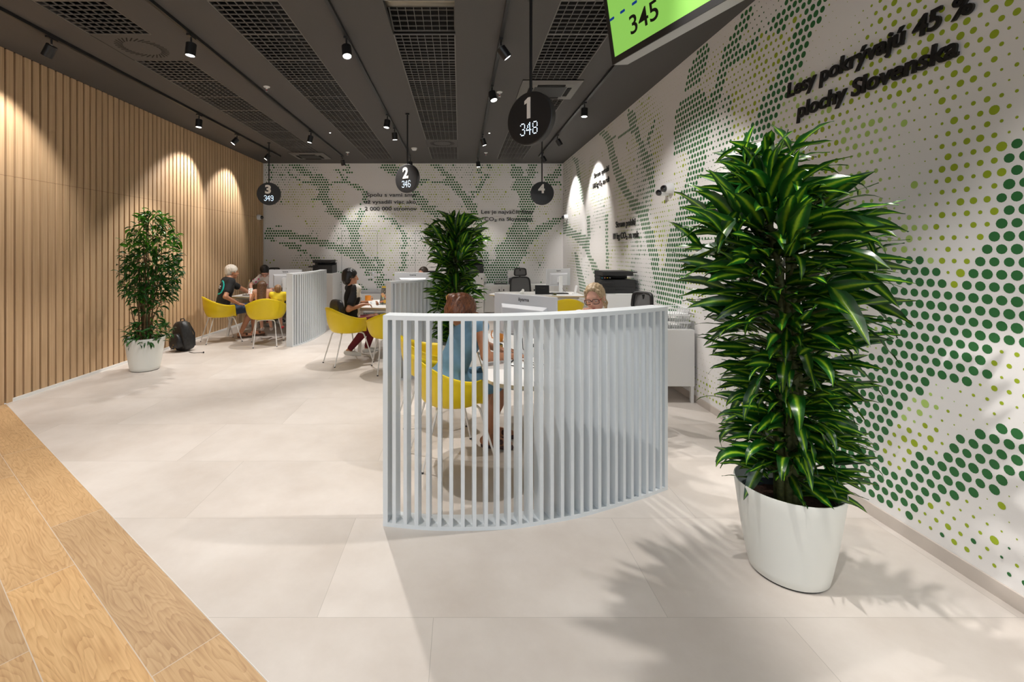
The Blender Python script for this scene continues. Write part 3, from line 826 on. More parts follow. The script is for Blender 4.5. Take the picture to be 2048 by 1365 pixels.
mb = MB(); mb.lathe([(0, 0), (0.06, 0), (0.06, -0.012), (0, -0.012)], 28); mb.build('base', M['white'], t, smooth=40)
mb = MB(); mb.lathe([(0.045, -0.012), (0.052, -0.03), (0.04, -0.045), (0, -0.05)], 28); mb.build('sensor_head', M['white'], t, smooth=60)
for x, y, l in ((-1.87+0.0, 8.28, 'tiny round white indicator light in the grey ceiling left of the middle track'), (0.52, 8.3, 'tiny round white indicator light in the grey ceiling behind the number 1 sign')):
    x = x if x > 0 else -2.3
    mb = MB(); mb.lathe([(0, -0.004), (0.012, -0.003), (0.014, 0)], 16)
    tag(mb.build('indicator_light', M['lens'], loc=(x, y, CEIL)), l, 'light')
# ------------------------------------------------------------------ slatted dividers
def spline(pts, n):
    P = [Vector((p[0], p[1])) for p in pts]; P = [2*P[0]-P[1]] + P + [2*P[-1]-P[-2]]
    out = []
    for i in range(1, len(P)-2):
        for k in range(12):
            t = k/12; a, b, c, d = P[i-1], P[i], P[i+1], P[i+2]
            out.append(0.5*((2*b)+(c-a)*t+(2*a-5*b+4*c-d)*t*t+(3*b-a-3*c+d)*t**3))
    out.append(P[-2])
    L = [0]
    for i in range(1, len(out)): L.append(L[-1]+(out[i]-out[i-1]).length)
    res = []
    for k in range(n):
        s = L[-1]*k/(n-1); j = 0
        while j < len(L)-2 and L[j+1] < s: j += 1
        t = (s-L[j])/(L[j+1]-L[j]); p = out[j].lerp(out[j+1], t)
        tg = (out[min(j+2, len(out)-1)]-out[max(j-1, 0)]).normalized()
        res.append((p, tg))
    return res, L[-1]
def divider(pts, label, inward, depth=0.125, sdepth=0.09, H=1.21, spacing=0.066):
    t = thing('slatted_divider', label, 'room divider', (0, 0, 0), 0, 'white slatted dividers')
    fine, L = spline(pts, 49)
    def nrm(tg):
        n = Vector((-tg.y, tg.x)); return n if inward > 0 else -n
    for nm, z0, z1 in (('bottom_rail', 0.0, 0.022), ('top_rail', H-0.026, H)):
        mb = MB(); vs = []
        for p, tg in fine:
            n = nrm(tg); q = p+n*depth
            vs += [(p.x, p.y, z0), (p.x, p.y, z1), (q.x, q.y, z1), (q.x, q.y, z0)]
        fs = [(0, 1, 2, 3), tuple(4*(len(fine)-1)+k for k in (3, 2, 1, 0))]
        for i in range(len(fine)-1):
            for k in range(4): fs.append((4*i+k, 4*i+4+k, 4*i+4+(k+1) % 4, 4*i+(k+1) % 4))
        if inward < 0: pass
        mb.add(vs, fs)
        o = mb.build(nm, M['divider'], t)
        bmx = bmesh.new(); bmx.from_mesh(o.data); bmesh.ops.recalc_face_normals(bmx, faces=bmx.faces); bmx.to_mesh(o.data); bmx.free()
    n_s = int(round(L/spacing))
    sl, _ = spline(pts, n_s+1)
    ms = MB()
    for i, (p, tg) in enumerate(sl):
        n = nrm(tg); w = 0.0105 if 0 < i < n_s else 0.014
        if i == 0: p = p+tg*w
        if i == n_s: p = p-tg*w
        a = p-tg*w; b = p+tg*w; dd = depth if i in (0, n_s) else sdepth; c = b+n*dd; d = a+n*dd
        poly = [tuple(a), tuple(b), tuple(c), tuple(d)]
        if i in (0, n_s):
            e = MB(); e.prism(poly, 0.022, H-0.026); e.build('end_post', M['divider'], t)
        else: ms.prism(poly, 0.022, H-0.026)
    ms.build('slats', M['divider'], t)
    return t
D1 = [(-.442,2.681),(-.19,2.641),(.079,2.636),(.303,2.654),(.536,2.711),(.752,2.782),(1.117,2.952),(1.374,3.091)]
divider(D1, 'white curved slatted divider standing in front of the nearest desk', 1)
divider([(-.83,5.61),(-.56,5.82),(-.31,6.09),(-.02,6.49),(.18,6.98),(.264,7.48)], 'white curved slatted divider in the middle behind the striped potted plant', 1)
divider([(-2.744,7.66),(-2.66,7.91),(-2.604,8.28),(-2.602,8.90),(-2.65,9.29)], 'white curved slatted divider farthest left beside the desk with the children', 1)

# ------------------------------------------------------------------ desks
def round_poly(pts, r, n=6):
    out = []; N_ = len(pts)
    for i in range(N_):
        p = Vector(pts[i]); a = (Vector(pts[i-1])-p); b = (Vector(pts[(i+1) % N_])-p)
        rr = r[i] if isinstance(r, (list, tuple)) else r
        rr = min(rr, a.length*0.48, b.length*0.48)
        A = p+a.normalized()*rr; B = p+b.normalized()*rr
        for k in range(n+1):
            t = k/n; q = A*(1-t)**2+p*2*t*(1-t)+B*t*t
            out.append((q.x, q.y))
    return out
def desk(poly, r, legs, label):
    t = thing('service_desk', label, 'desk', (0, 0, 0), 0, 'white service desks')
    P = round_poly(poly, r, 8)
    mb = MB(); mb.prism(P, 0.717, 0.74, 0, mside=1); mb.build('desktop', [M['desktop'], M['deskedge']], t, bevel=0.002)
    cx = sum(p[0] for p in P)/len(P); cy = sum(p[1] for p in P)/len(P)
    Q = [(cx+(x-cx)*0.9, cy+(y-cy)*0.9) for x, y in P]
    mb = MB(); mb.prism(Q, 0.685, 0.7168, 0); mb.build('underframe', M['underside'], t)
    for (x, y, lx, ly) in legs:
        m2 = MB()
        w = 0.022
        top = [(x-w, y-w, 0.684), (x+w, y-w, 0.684), (x+w, y+w, 0.684), (x-w, y+w, 0.684)]
        bx, by = x+lx, y+ly
        bot = [(bx-w, by-w, 0), (bx+w, by-w, 0), (bx+w, by+w, 0), (bx-w, by+w, 0)]
        m2.add(bot+top, [(3, 2, 1, 0), (4, 5, 6, 7)]+[(i, (i+1) % 4, 4+(i+1) % 4, 4+i) for i in range(4)])
        m2.build('leg', M['chairleg'], t)
    return t
desk([(.17, 2.97), (.50, 2.86), (.98, 3.22), (1.02, 4.75), (.10, 4.75), (.15, 3.8)], [.16, .22, .25, .12, .25, .2],
     [(.38, 3.1, .0, .0), (.82, 3.3, .04, 0), (.86, 4.5, .04, .06), (.25, 4.5, -.03, .06)], 'white rounded desk behind the nearest slatted divider')
desk([(-1.62, 6.95), (-.95, 6.85), (-.55, 6.95), (-.35, 7.95), (-1.5, 8.05)], [.12, .1, .25, .2, .2],
     [(-1.50, 7.15, -.05, .05), (-1.40, 7.75, .05, -.12), (-.60, 7.2, 0, 0), (-.60, 7.7, 0, .05)], 'white desk where the woman reads a leaflet')
desk([(-4.25, 8.55), (-2.95, 8.50), (-2.80, 9.2), (-3.2, 9.75), (-4.2, 9.75)], [.15, .2, .25, .2, .15],
     [(-4.17, 8.7, -.14, -.05), (-4.1, 9.5, -.05, .1), (-3.1, 8.75, 0, 0), (-3.1, 9.4, 0, .05)], 'white desk against the slatted wall with the children in front')
desk([(.50, 9.0), (.95, 8.72), (2.33, 8.66), (2.33, 9.62), (.85, 9.62)], [.2, .25, .1, .1, .25],
     [(.80, 9.05, 0, 0), (2.2, 8.85, 0, 0), (2.2, 9.5, 0, 0), (.95, 9.5, 0, 0)], 'white unattended desk in the far right corner')

# ------------------------------------------------------------------ yellow tub chairs
def sst(e0, e1, x):
    t = min(max((x-e0)/(e1-e0), 0), 1); return t*t*(3-2*t)
def make_tub_chair():
    t = thing('tub_chair', 'x', 'chair', (0, 0, 0), 0, 'yellow tub chairs')
    NT, NR = 72, 18
    vs = []; fs = []
    for j in range(NT):
        th = -PI+2*PI*j/NT; ph = abs(math.degrees(th))
        arm = 0.655+0.145*sst(75, 178, ph)
        w = sst(44, 66, ph)
        h = 0.452+(arm-0.452)*w
        c, s = math.cos(th), math.sin(th)
        ry = 0.265 if c < 0 else 0.25
        RR = 1.0/math.sqrt((s/0.30)**2+(c/ry)**2)
        RR *= 1+0.05*w
        for i in range(NR+1):
            u = i/NR
            if u < 0.45:
                q = u/0.45; r = RR*0.70*q; z = 0.438+0.012*q*q
            else:
                q = (u-0.45)/0.55; r = RR*(0.70+0.30*math.sin(q*PI/2)**0.9); z = 0.450+(h-0.450)*q**1.45
                if q > 0.9: r += 0.012*w*(q-0.9)/0.1
            vs.append((r*s, r*c, z))
    for j in range(NT):
        for i in range(NR):
            a = j*(NR+1)+i; b = ((j+1) % NT)*(NR+1)+i
            fs.append((a, b, b+1, a+1))
    mb = MB(); mb.add(vs, fs)
    o = mb.build('seat_shell', M['yellow'], t, smooth=180)
    bmx = bmesh.new(); bmx.from_mesh(o.data); bmesh.ops.remove_doubles(bmx, verts=bmx.verts, dist=0.0005)
    bmesh.ops.recalc_face_normals(bmx, faces=bmx.faces); bmx.to_mesh(o.data); bmx.free()
    so = o.modifiers.new('thick', 'SOLIDIFY'); so.thickness = 0.010; so.offset = 1
    for sx in (-1, 1):
        for sy in (-1, 1):
            fx, fy = (0.26, 0.27) if sy > 0 else (0.18, -0.28)
            kx, ky = (0.17, 0.155) if sy > 0 else (0.13, -0.155)
            m2 = MB()
            m2.tube([(sx*0.03, sy*0.09, 0.425), (sx*kx*0.86, ky*0.95, 0.424), (sx*(kx+0.006), ky*1.03, 0.412), (sx*(kx+0.014), ky*1.08, 0.39), (sx*fx, fy, 0.004)],
                    [0.010, 0.010, 0.010, 0.0095, 0.0075], n=10)
            l = m2.build('leg', M['chairleg'], t, smooth=60)
            m3 = MB(); m3.lathe([(0, 0), (0.011, 0), (0.010, 0.012), (0, 0.012)], 12, X=Matrix.Translation((sx*fx, sy*abs(fy), 0)))
            m3.build('foot_cap', M['charcoal'], l, smooth=40)
    m4 = MB(); m4.box(-0.05, -0.12, 0.418, 0.05, 0.12, 0.434); m4.build('bracket', M['chairleg'], t)
    return t
tub0 = make_tub_chair()
TUBS = [(-4.17, 8.16, 42, 'yellow tub chair under the white-haired man in black'),
 (-3.27, 7.90, 108, 'yellow tub chair whose back hides the seated children'),
 (-1.60, 6.64, 41, 'yellow tub chair under the woman in the black and white top'),
 (-0.91, 6.20, 100, 'yellow tub chair partly hidden behind the middle slatted divider'),
 (-0.07, 3.58, 21, 'yellow tub chair under the woman in the blue dress'),
 (-0.27, 4.38, 15, 'empty yellow tub chair behind the woman in the blue dress'),
 (1.75, 7.88, 92, 'yellow tub chair facing the unattended far right desk')]
for i, (x, y, a, lab) in enumerate(TUBS):
    c = tub0 if i == 0 else copy_tree(tub0)
    c.location = (x, y, 0); c.rotation_euler = (0, 0, R(a-90)); c['label'] = lab

# ------------------------------------------------------------------ monitors
def make_monitor():
    t = thing('monitor', 'x', 'monitor', (0, 0, 0), 0, 'white-backed monitors')
    mb = MB(); mb.box(-0.307, -0.010, 0.135, 0.307, 0.012, 0.48); mb.build('panel', M['monitor'], t, bevel=0.004)
    mb = MB(); mb.box(-0.298, 0.0121, 0.15, 0.298, 0.0135, 0.472); mb.build('screen', M['black'], t)
    mb = MB()      # stepped back housing
    mb.add([(-0.23, -0.0101, 0.15), (0.23, -0.0101, 0.15), (0.23, -0.0101, 0.395), (-0.23, -0.0101, 0.395),
            (-0.20, -0.038, 0.17), (0.20, -0.038, 0.17), (0.20, -0.038, 0.365), (-0.20, -0.038, 0.365)],
           [(0, 1, 2, 3), (7, 6, 5, 4), (0, 4, 5, 1), (1, 5, 6, 2), (2, 6, 7, 3), (3, 7, 4, 0)])
    mb.build('back_housing', M['monitor'], t, bevel=0.003)
    mb = MB(); mb.box(-0.06, -0.052, 0.215, 0.06, -0.0385, 0.315); mb.build('bracket_plate', M['white'], t, bevel=0.004)
    mb = MB(); mb.box(-0.032, -0.095, 0.010, 0.032, -0.053, 0.33); mb.build('stand_column', M['white'], t, bevel=0.006)
    mb = MB(); mb.box(-0.13, -0.16, 0.0, 0.13, 0.07, 0.010); mb.build('stand_foot', M['white'], t, bevel=0.004)
    me = text_mesh('iiyama', 0.04, 0.0006, M['logo'], offset=0.0006, fit=0.105)
    xs = [v.co.x for v in me.vertices]
    X = Matrix(((1, 0, 0, -0.052), (0, 0, -1, -0.0107), (0, 1, 0, 0.428), (0, 0, 0, 1)))
    mobj('maker_name', me, t, X=X)
    m2 = MB()
    m2.tube([(0.01, -0.04, 0.20), (0.03, -0.07, 0.14), (0.05, -0.09, 0.06), (0.10, -0.11, 0.014)], 0.003, n=6)
    m2.build('cable', M['blackmatt'], t)
    return t
mon0 = make_monitor()
# rotation 0: back (logo side) faces the camera (-y)
for i, (x, y, a, lab) in enumerate([(.527, 3.83, -43, 'large white-backed monitor on the nearest desk above the slatted divider'),
        (-0.78, 7.75, 0, 'white-backed monitor on the middle desk hiding a staff member'),
        (-3.34, 8.95, 4, 'white-backed monitor on the left desk above the small boy'),
        (1.98, 9.42, 28, 'white-backed monitor on the unattended far right desk')]):
    c = mon0 if i == 0 else copy_tree(mon0)
    c.location = (x, y, 0.74); c.rotation_euler = (0, 0, R(a)); c['label'] = lab

# ------------------------------------------------------------------ office chairs
def make_office_chair():
    t = thing('office_chair', 'x', 'office chair', (0, 0, 0), 0, 'black mesh office chairs')
    # faces local -y (towards the camera when unrotated)
    def frame(w0, w1, z0, z1, y0, y1, r, n=24):
        pts = []
        for k in range(n+1):
            a = 2*PI*k/n; c, s = math.cos(a), math.sin(a)
            e = 0.35
            x = math.copysign(abs(c)**e, c); z = math.copysign(abs(s)**e, s)
            f = (z+1)/2
            pts.append(((w0*(1-f)+w1*f)*x, y0*(1-f)+y1*f+0.03*(1-x*x), z0+(z1-z0)*f))
        return pts
    P = frame(0.23, 0.21, 0.55, 1.0, 0.20, 0.26, 0)
    mb = MB(); mb.tube(P, 0.017, n=8, caps=False); mb.build('back_frame', M['blackmatt'], t, smooth=60)
    mb = MB(); n = len(P); mb.add([p for p in P[:-1]], [tuple(range(n-1))]); mb.build('back_mesh', M['mesh'], t)
    P = frame(0.135, 0.12, 1.04, 1.19, 0.24, 0.25, 0)
    mb = MB(); mb.tube(P, 0.016, n=8, caps=False)
    mb.tube([(0, 0.29, 0.95), (0, 0.30, 1.05), (0, 0.275, 1.12), (0, 0.26, 1.18)], 0.015, n=8)
    mb.build('headrest_frame', M['blackmatt'], t, smooth=60)
    mb = MB(); mb.add([p for p in P[:-1]], [tuple(range(len(P)-1))]); mb.build('headrest_mesh', M['mesh'], t)
    mb = MB(); mb.tube([(0, 0.05, 0.40), (0, 0.27, 0.42), (0, 0.30, 0.6), (0, 0.31, 0.95)], 0.02, n=8); mb.build('spine', M['blackmatt'], t, smooth=60)
    mb = MB(); mb.prism(round_poly([(-.24, -.24), (.24, -.24), (.22, .22), (-.22, .22)], 0.09), 0.43, 0.50); mb.build('seat', M['charcoal'], t, bevel=0.02, smooth=60)
    for s in (-1, 1):
        mb = MB(); mb.tube([(s*0.22, 0.03, 0.42), (s*0.30, 0.03, 0.44), (s*0.30, 0.03, 0.64)], 0.015, n=8)
        a = mb.build('armrest', M['blackmatt'], t, smooth=60)
        mb = MB(); mb.prism(round_poly([(s*.30-.04, -.13), (s*.30+.04, -.13), (s*.30+.04, .13), (s*.30-.04, .13)], 0.03), 0.641, 0.668); mb.build('arm_pad', M['charcoal'], a, bevel=0.006)
    mb = MB(); mb.lathe([(0.028, 0.10), (0.028, 0.28), (0.016, 0.28), (0.016, 0.43)], 16, cap0=True, cap1=True); mb.build('gas_column', M['black'], t, smooth=50)
    mb = MB()
    for k in range(5):
        a = 2*PI*k/5+0.3; mb.tube([(0, 0, 0.10), (0.28*math.cos(a), 0.28*math.sin(a), 0.065)], [0.024, 0.014], n=8)
    b = mb.build('star_base', M['blackmatt'], t, smooth=60)
    for k in range(5):
        a = 2*PI*k/5+0.3; cm = MB()
        cm.tube([(0.28*math.cos(a)-0.018*math.sin(a), 0.28*math.sin(a)+0.018*math.cos(a), 0.027), (0.28*math.cos(a)+0.018*math.sin(a), 0.28*math.sin(a)-0.018*math.cos(a), 0.027)], 0.027, n=14)
        cm.build('caster', M['black'], b, smooth=40)
    return t
oc0 = make_office_chair()
for i, (x, y, a, lab) in enumerate([(1.34, 10.02, 4, 'empty black mesh office chair with headrest behind the unattended desk'),
        (-0.52, 8.55, 8, 'black mesh office chair behind the middle desk'),
        (1.44, 4.22, -72, 'black mesh office chair of the blonde woman with glasses'),
        (-4.14, 10.22, 5, 'black office chair behind the left desk under the bent staff member')]):
    c = oc0 if i == 0 else copy_tree(oc0)
    c.location = (x, y, 0); c.rotation_euler = (0, 0, R(a)); c['label'] = lab

# ------------------------------------------------------------------ cabinets
def cabinet(x0, x1, y0, y1, z0, z1, face, doors, label, handle=True, legs=True):
    """face: 'y' doors towards the camera, 'x' doors towards the room (-x)"""
    t = thing('storage_cabinet', label, 'cabinet', ((x0+x1)/2, (y0+y1)/2, 0), 0, 'white storage cabinets')
    w, l = (x1-x0)/2, (y1-y0)/2
    mb = MB(); mb.box(-w, -l, z0, w, l, z1); mb.build('body', M['cabinet'], t, bevel=0.002)
    for k in range(doors):
        if face == 'y':
            a = -w+2*w*k/doors; b = -w+2*w*(k+1)/doors
            mb = MB(); mb.box(a+0.003, -l-0.018, z0+0.003, b-0.003, -l-0.0005, z1-0.02); d = mb.build('door', M['cabinet'], t, bevel=0.0015)
            hx = b-0.05 if k % 2 == 0 else a+0.05
            hb = (hx-0.012, -l-0.026, z1-0.14, hx+0.012, -l-0.0185, z1-0.10)
        else:
            a = -l+2*l*k/doors; b = -l+2*l*(k+1)/doors
            mb = MB(); mb.box(-w-0.018, a+0.003, z0+0.003, -w-0.0005, b-0.003, z1-0.02); d = mb.build('door', M['cabinet'], t, bevel=0.0015)
            hy = b-0.05 if k % 2 == 0 else a+0.05
            hb = (-w-0.026, hy-0.012, z1-0.14, -w-0.0185, hy+0.012, z1-0.10)
        if handle:
            mb = MB(); mb.box(*hb[:3], *hb[3:]); mb.build('lock', M['blackmatt'], d, bevel=0.002)
    for sx in (-1, 1):
        for sy in (-1, 1):
            mb = MB(); cx, cy = sx*(w-0.02), sy*(l-0.02)
            mb.box(cx-0.015, cy-0.015, 0, cx+0.015, cy+0.015, z0); mb.build('leg', M['cabinet'], t)
    return t
# far right back row
cabinet(0.55, 1.35, 10.74, 11.14, 0.17, 0.80, 'y', 2, 'low white cabinet on the back wall behind the empty office chair')
cabinet(1.355, 2.15, 10.74, 11.14, 0.17, 0.80, 'y', 2, 'low white cabinet in the back right corner behind the far monitor')
cabinet(0.12, 0.54, 10.60, 11.14, 0.17, 1.07, 'y', 1, 'taller white cabinet carrying a printer behind the striped plant')
cabinet(-3.60, -2.85, 10.50, 11.14, 0.17, 1.07, 'y', 2, 'white cabinet carrying a printer behind the left desk')
cabinet(-2.55, -1.55, 10.68, 11.14, 0.17, 0.60, 'y', 2, 'lowest white cabinet on the back wall behind the reading woman')
cabinet(1.98, 2.43, 4.84, 6.20, 0.175, 0.76, 'x', 3, 'long low white cabinet on the dotted side wall behind the nearest desk')
cabinet(1.96, 2.41, 6.24, 6.90, 0.175, 1.0, 'x', 1, 'tall white cabinet on the dotted side wall carrying a printer')
mb = MB(); mb.prism(round_poly([(-2.54, 10.69), (-1.56, 10.69), (-1.56, 11.13), (-2.54, 11.13)], 0.04), 0.6005, 0.65)
tag(mb.build('seat_cushion', M['silver'], bevel=0.012), 'flat grey cushion lying on the lowest white cabinet', 'cushion')

# ------------------------------------------------------------------ printers
def make_printer():
    t = thing('printer', 'x', 'printer', (0, 0, 0), 0, 'black office printers')
    mb = MB(); mb.box(-0.22, -0.20, 0.0, 0.22, 0.22, 0.185); mb.box(-0.22, -0.05, 0.185, -0.14, 0.22, 0.235); mb.box(-0.14, 0.12, 0.185, 0.22, 0.22, 0.235)
    mb.build('body', M['charcoal'], t, bevel=0.008)
    mb = MB(); mb.box(-0.225, -0.20, 0.236, 0.19, 0.22, 0.30); mb.build('scanner_lid', M['blackmatt'], t, bevel=0.010)
    mb = MB(); mb.box(0.02, -0.18, 0.262, 0.27, 0.15, 0.272, 0, Matrix.Rotation(R(-4), 4, 'Y')); mb.build('document_tray', M['blackmatt'], t, bevel=0.002)
    mb = MB(); mb.box(-0.20, -0.206, 0.02, 0.20, -0.2005, 0.085); d = mb.build('paper_drawer', M['charcoal'], t, bevel=0.002)
    mb = MB(); mb.box(-0.06, -0.212, 0.04, 0.06, -0.2065, 0.055); mb.build('drawer_grip', M['black'], d)
    mb = MB(); mb.box(-0.30, -0.27, 0.165, -0.10, -0.15, 0.185, 0, Matrix.Rotation(R(6), 4, 'X')); p = mb.build('control_panel', M['blackmatt'], t, bevel=0.003)
    for k, c in enumerate(((0.03, 0.45, 0.7), (0.75, 0.2, 0.15), (0.85, 0.55, 0.02), (0.6, 0.6, 0.6))):
        mm = MB(); mm.lathe([(0, 0.004), (0.009, 0.004), (0.010, 0)], 12, X=Matrix.Translation((-0.24+0.035*k, -0.218, 0.2095)))
        key = 'button_%d' % k
        if key not in M: M[key] = mat('button_colour', c, 0.4)
        mm.build('button', M[key], p)
    return t
pr0 = make_printer()
for i, (x, y, z, a, lab) in enumerate([(2.17, 6.56, 1.0, 0, 'black printer on the tall cabinet at the dotted side wall'),
      (0.32, 10.86, 1.07, 0, 'black printer at the back wall half hidden by the striped plant'),
      (-3.12, 10.80, 1.07, 0, 'black printer at the back wall above the leftmost slatted divider')]):
    c = pr0 if i == 0 else copy_tree(pr0)
    c.location = (x, y, z+0.0005); c.rotation_euler = (0, 0, R(a)); c['label'] = lab

# ------------------------------------------------------------------ hanging number signs
FONT5 = {'3': ['.###.', '#...#', '....#', '....#', '..##.', '....#', '....#', '#...#', '.###.'],
 '4': ['...#.', '..##.', '.#.#.', '.#.#.', '#..#.', '#####', '...#.', '...#.', '...#.'],
 '8': ['.###.', '#...#', '#...#', '#...#', '.###.', '#...#', '#...#', '#...#', '.###.'],
 '6': ['.###.', '#...#', '#....', '#....', '####.', '#...#', '#...#', '#...#', '.###.'],
 '9': ['.###.', '#...#', '#...#', '#...#', '.####', '....#', '....#', '#...#', '.###.']}
TXW = Matrix(((1, 0, 0, 0), (0, 0, -1, 0), (0, 1, 0, 0), (0, 0, 0, 1)))     # text in x-z plane, facing -y
def fit_box(me, w, h):
    xs = [v.co.x for v in me.vertices]; ys = [v.co.y for v in me.vertices]
    kx = w/(max(xs)-min(xs)) if w else None; ky = h/(max(ys)-min(ys))
    if kx is None: kx = ky
    cx, cy = (max(xs)+min(xs))/2, (max(ys)+min(ys))/2
    for v in me.vertices: v.co.x = (v.co.x-cx)*kx; v.co.y = (v.co.y-cy)*ky
def sign(x, y, z, yaw, num, led, label):
    t = thing('queue_sign', label, 'sign', (x, y, z), R(yaw), 'round hanging queue signs')
    Rr = 0.217; th = 0.06
    X = Matrix.Rotation(R(90), 4, 'X')
    mb = MB(); mb.lathe([(0, th/2), (Rr-0.006, th/2), (Rr, th/2-0.004), (Rr, -th/2+0.004), (Rr-0.006, -th/2), (0, -th/2)], 64, X=X)
    mb.build('disc', M['charcoal'], t, smooth=40)
    mb = MB(); mb.lathe([(0, 0.0008), (Rr-0.008, 0.0008), (Rr-0.008, -0.0008)], 64, X=Matrix.Translation((0, -th/2, 0)) @ X)
    mb.build('face', M['blackmatt'], t)
    mb = MB(); mb.tube([(0, 0, Rr-0.005), (0, 0, CEIL-z-0.02)], 0.0125, n=12); mb.build('hanging_rod', M['black'], t, smooth=50)
    mb = MB(); mb.lathe([(0, CEIL-z), (0.03, CEIL-z), (0.03, CEIL-z-0.02), (0, CEIL-z-0.022)], 20); mb.build('ceiling_rose', M['black'], t, smooth=40)
    if num == '1':
        mm = MB(); mm.prism([(0.14, 0), (0.33, 0), (0.33, 1), (0.20, 1), (0, 0.86), (0, 0.70), (0.14, 0.76)], -0.002, 0.002); me = mm.mesh('number', M['digit'])
    else: me = text_mesh(num, 0.2, 0.002, M['digit'], offset=0.008)
    fit_box(me, {'1': 0.058, '2': 0.108, '3': 0.108, '4': 0.122}[num], 0.172)
    mobj('number', me, t, X=Matrix.Translation((-0.012, -th/2-0.003, 0.085)) @ TXW)
    if led:
        mb = MB(); px, pz = 0.0100, 0.0118
        for di, ch in enumerate(led):
            for r_, row in enumerate(FONT5[ch]):
                for c_, q in enumerate(row):
                    if q == '#':
                        cx = (di*6+c_-8)*px; cz = (4-r_)*pz-0.085
                        mb.add([(cx+0.0036*math.cos(a), -th/2-0.0015, cz+0.0036*math.sin(a)) for a in [2*PI*k/8 for k in range(8)]], [tuple(range(8))])
        mb.build('led_number', M['led'], t)
    else:
        mb = MB(); mb.box(-0.10, -th/2-0.0018, -0.13, 0.10, -th/2-0.0009, -0.045); mb.build('led_window', M['black'], t)
sign(0.585, 3.86, 2.669, -42, '1', '348', 'largest black round hanging sign numbered 1, showing 348')
sign(-0.80, 7.12, 2.68, -33, '2', '346', 'black round hanging sign numbered 2, showing 346')
sign(-3.69, 9.03, 2.68, 12, '3', '349', 'black round hanging sign numbered 3 beside the slatted wall')
sign(1.535, 8.75, 2.655, -6, '4', '', 'black round hanging sign numbered 4 with a dark display')

# ------------------------------------------------------------------ queue screen near the ceiling
t = thing('queue_screen', 'large hanging screen with a green picture showing 345', 'screen', (0.8837, 2.70, 2.653))
ex = Vector((0.342, -0.94, 0)); nn = Vector((-0.94, -0.342, 0)); tl = R(9.7)
ez = (Vector((0, 0, 1))*math.cos(tl)+nn*math.sin(tl)).normalized(); en = ex.cross(ez).normalized()
if en.dot(nn) < 0: en = -en
X = Matrix(((ex.x, ez.x, en.x, 0), (ex.y, ez.y, en.y, 0), (ex.z, ez.z, en.z, 0), (0, 0, 0, 1)))   # local x along, y up, z towards viewer
SW, SH = 0.97, 0.57
mb = MB(); mb.box(0, 0, -0.105, SW, SH, -0.004, 0, X); mb.build('casing', M['silver'], t)
mb = MB(); f_ = 0.035
mb.box(0, 0, -0.004, SW, f_, 0.004, 0, X); mb.box(0, SH-f_, -0.004, SW, SH, 0.004, 0, X); mb.box(0, f_, -0.004, f_-0.010, SH-f_, 0.004, 0, X); mb.box(SW-f_, f_, -0.004, SW, SH-f_, 0.004, 0, X)
mb.build('bezel', M['blackmatt'], t)
mb = MB(); mb.box(f_-0.010, f_, -0.004, SW-f_, SH-f_, 0.0, 0, X); sc_ = mb.build('display', M['screen'], t)
me = text_mesh('345', 0.13, 0.0004, M['screen_text'], offset=0.001); fit_box(me, 0.205, 0.098)
mobj('ticket_number', me, sc_, X=X @ Matrix.Translation((0.275, 0.145, 0.0012)))
mb = MB()
for k in range(9):
    x0 = 0.02+0.094*k+(0.006 if k == 0 else 0)
    if k == 0: x0 = f_-0.010
    mb.prism(round_poly([(x0, .236), (x0+.038, .236), (x0+.038, .250), (x0, .250)], 0.006), 0.0003, 0.0011, 0, X)
mb.build('dashes', M['screen_blue'], sc_)
mb = MB(); c0 = X @ Vector((SW/2, SH*0.7, -0.11))
mb.tube([tuple(c0), (c0.x+0.02, c0.y, c0.z+0.25), (c0.x+0.02, c0.y, CEIL-2.653)], 0.02, n=12); mb.build('ceiling_mount', M['black'], t)

# ------------------------------------------------------------------ raised black lettering
RW = Matrix(((0, 0, -1, XR), (-1, 0, 0, 0), (0, 1, 0, 0), (0, 0, 0, 1)))
BW = Matrix(((1, 0, 0, 0), (0, 0, -1, YB), (0, 1, 0, 0), (0, 0, 0, 1)))
def lettering(lines, label, wall, thick, stand, shear=0.0, bold=0.0):
    """lines: (text, start, baseline z, width, size)"""
    t = thing('wall_lettering', label, 'lettering', (0, 0, 0), 0)
    for s, a, z, w, size in lines:
        full = text_mesh(s, size, thick/2, M['letters'], offset=bold, shear=shear)
        fx = [v.co.x for v in full.vertices]; x0 = min(fx); kx = w/(max(fx)-x0)
        bpy.data.meshes.remove(full)
        base = (RW @ Matrix.Translation((-a, z, thick/2+stand))) if wall == 'R' else (BW @ Matrix.Translation((a, z, thick/2+stand)))
        words = s.split(' ')
        for i, wd in enumerate(words):
            pre = text_mesh(' '.join(words[:i+1]), size, thick/2, M['letters'], offset=bold, shear=shear)
            me = text_mesh(wd, size, thick/2, M['letters'], offset=bold, shear=shear)
            sh = max(v.co.x for v in pre.vertices)-max(v.co.x for v in me.vertices)
            bpy.data.meshes.remove(pre)
            for v in me.vertices: v.co.x = (v.co.x+sh-x0)*kx
            mobj('lettering_word', me, t, X=base)
    return t
lettering([('Lesy pokrývajú 45 %', 3.49, 2.722, 1.275, 0.148), ('plochy Slovenska', 3.39, 2.54, 1.10, 0.148)],
          'big raised black lettering about forests covering 45 percent high on the dotted wall', 'R', 0.013, 0.010, 0.14, 0.0030)
lettering([('Strom vyrobí', 8.55, 2.90, 0.86, 0.135), ('118 kg O₂ za rok', 8.62, 2.72, 0.95, 0.135)],
          'small raised black lettering about oxygen, upper one far along the dotted wall', 'R', 0.008, 0.006, 0.0, 0.0014)
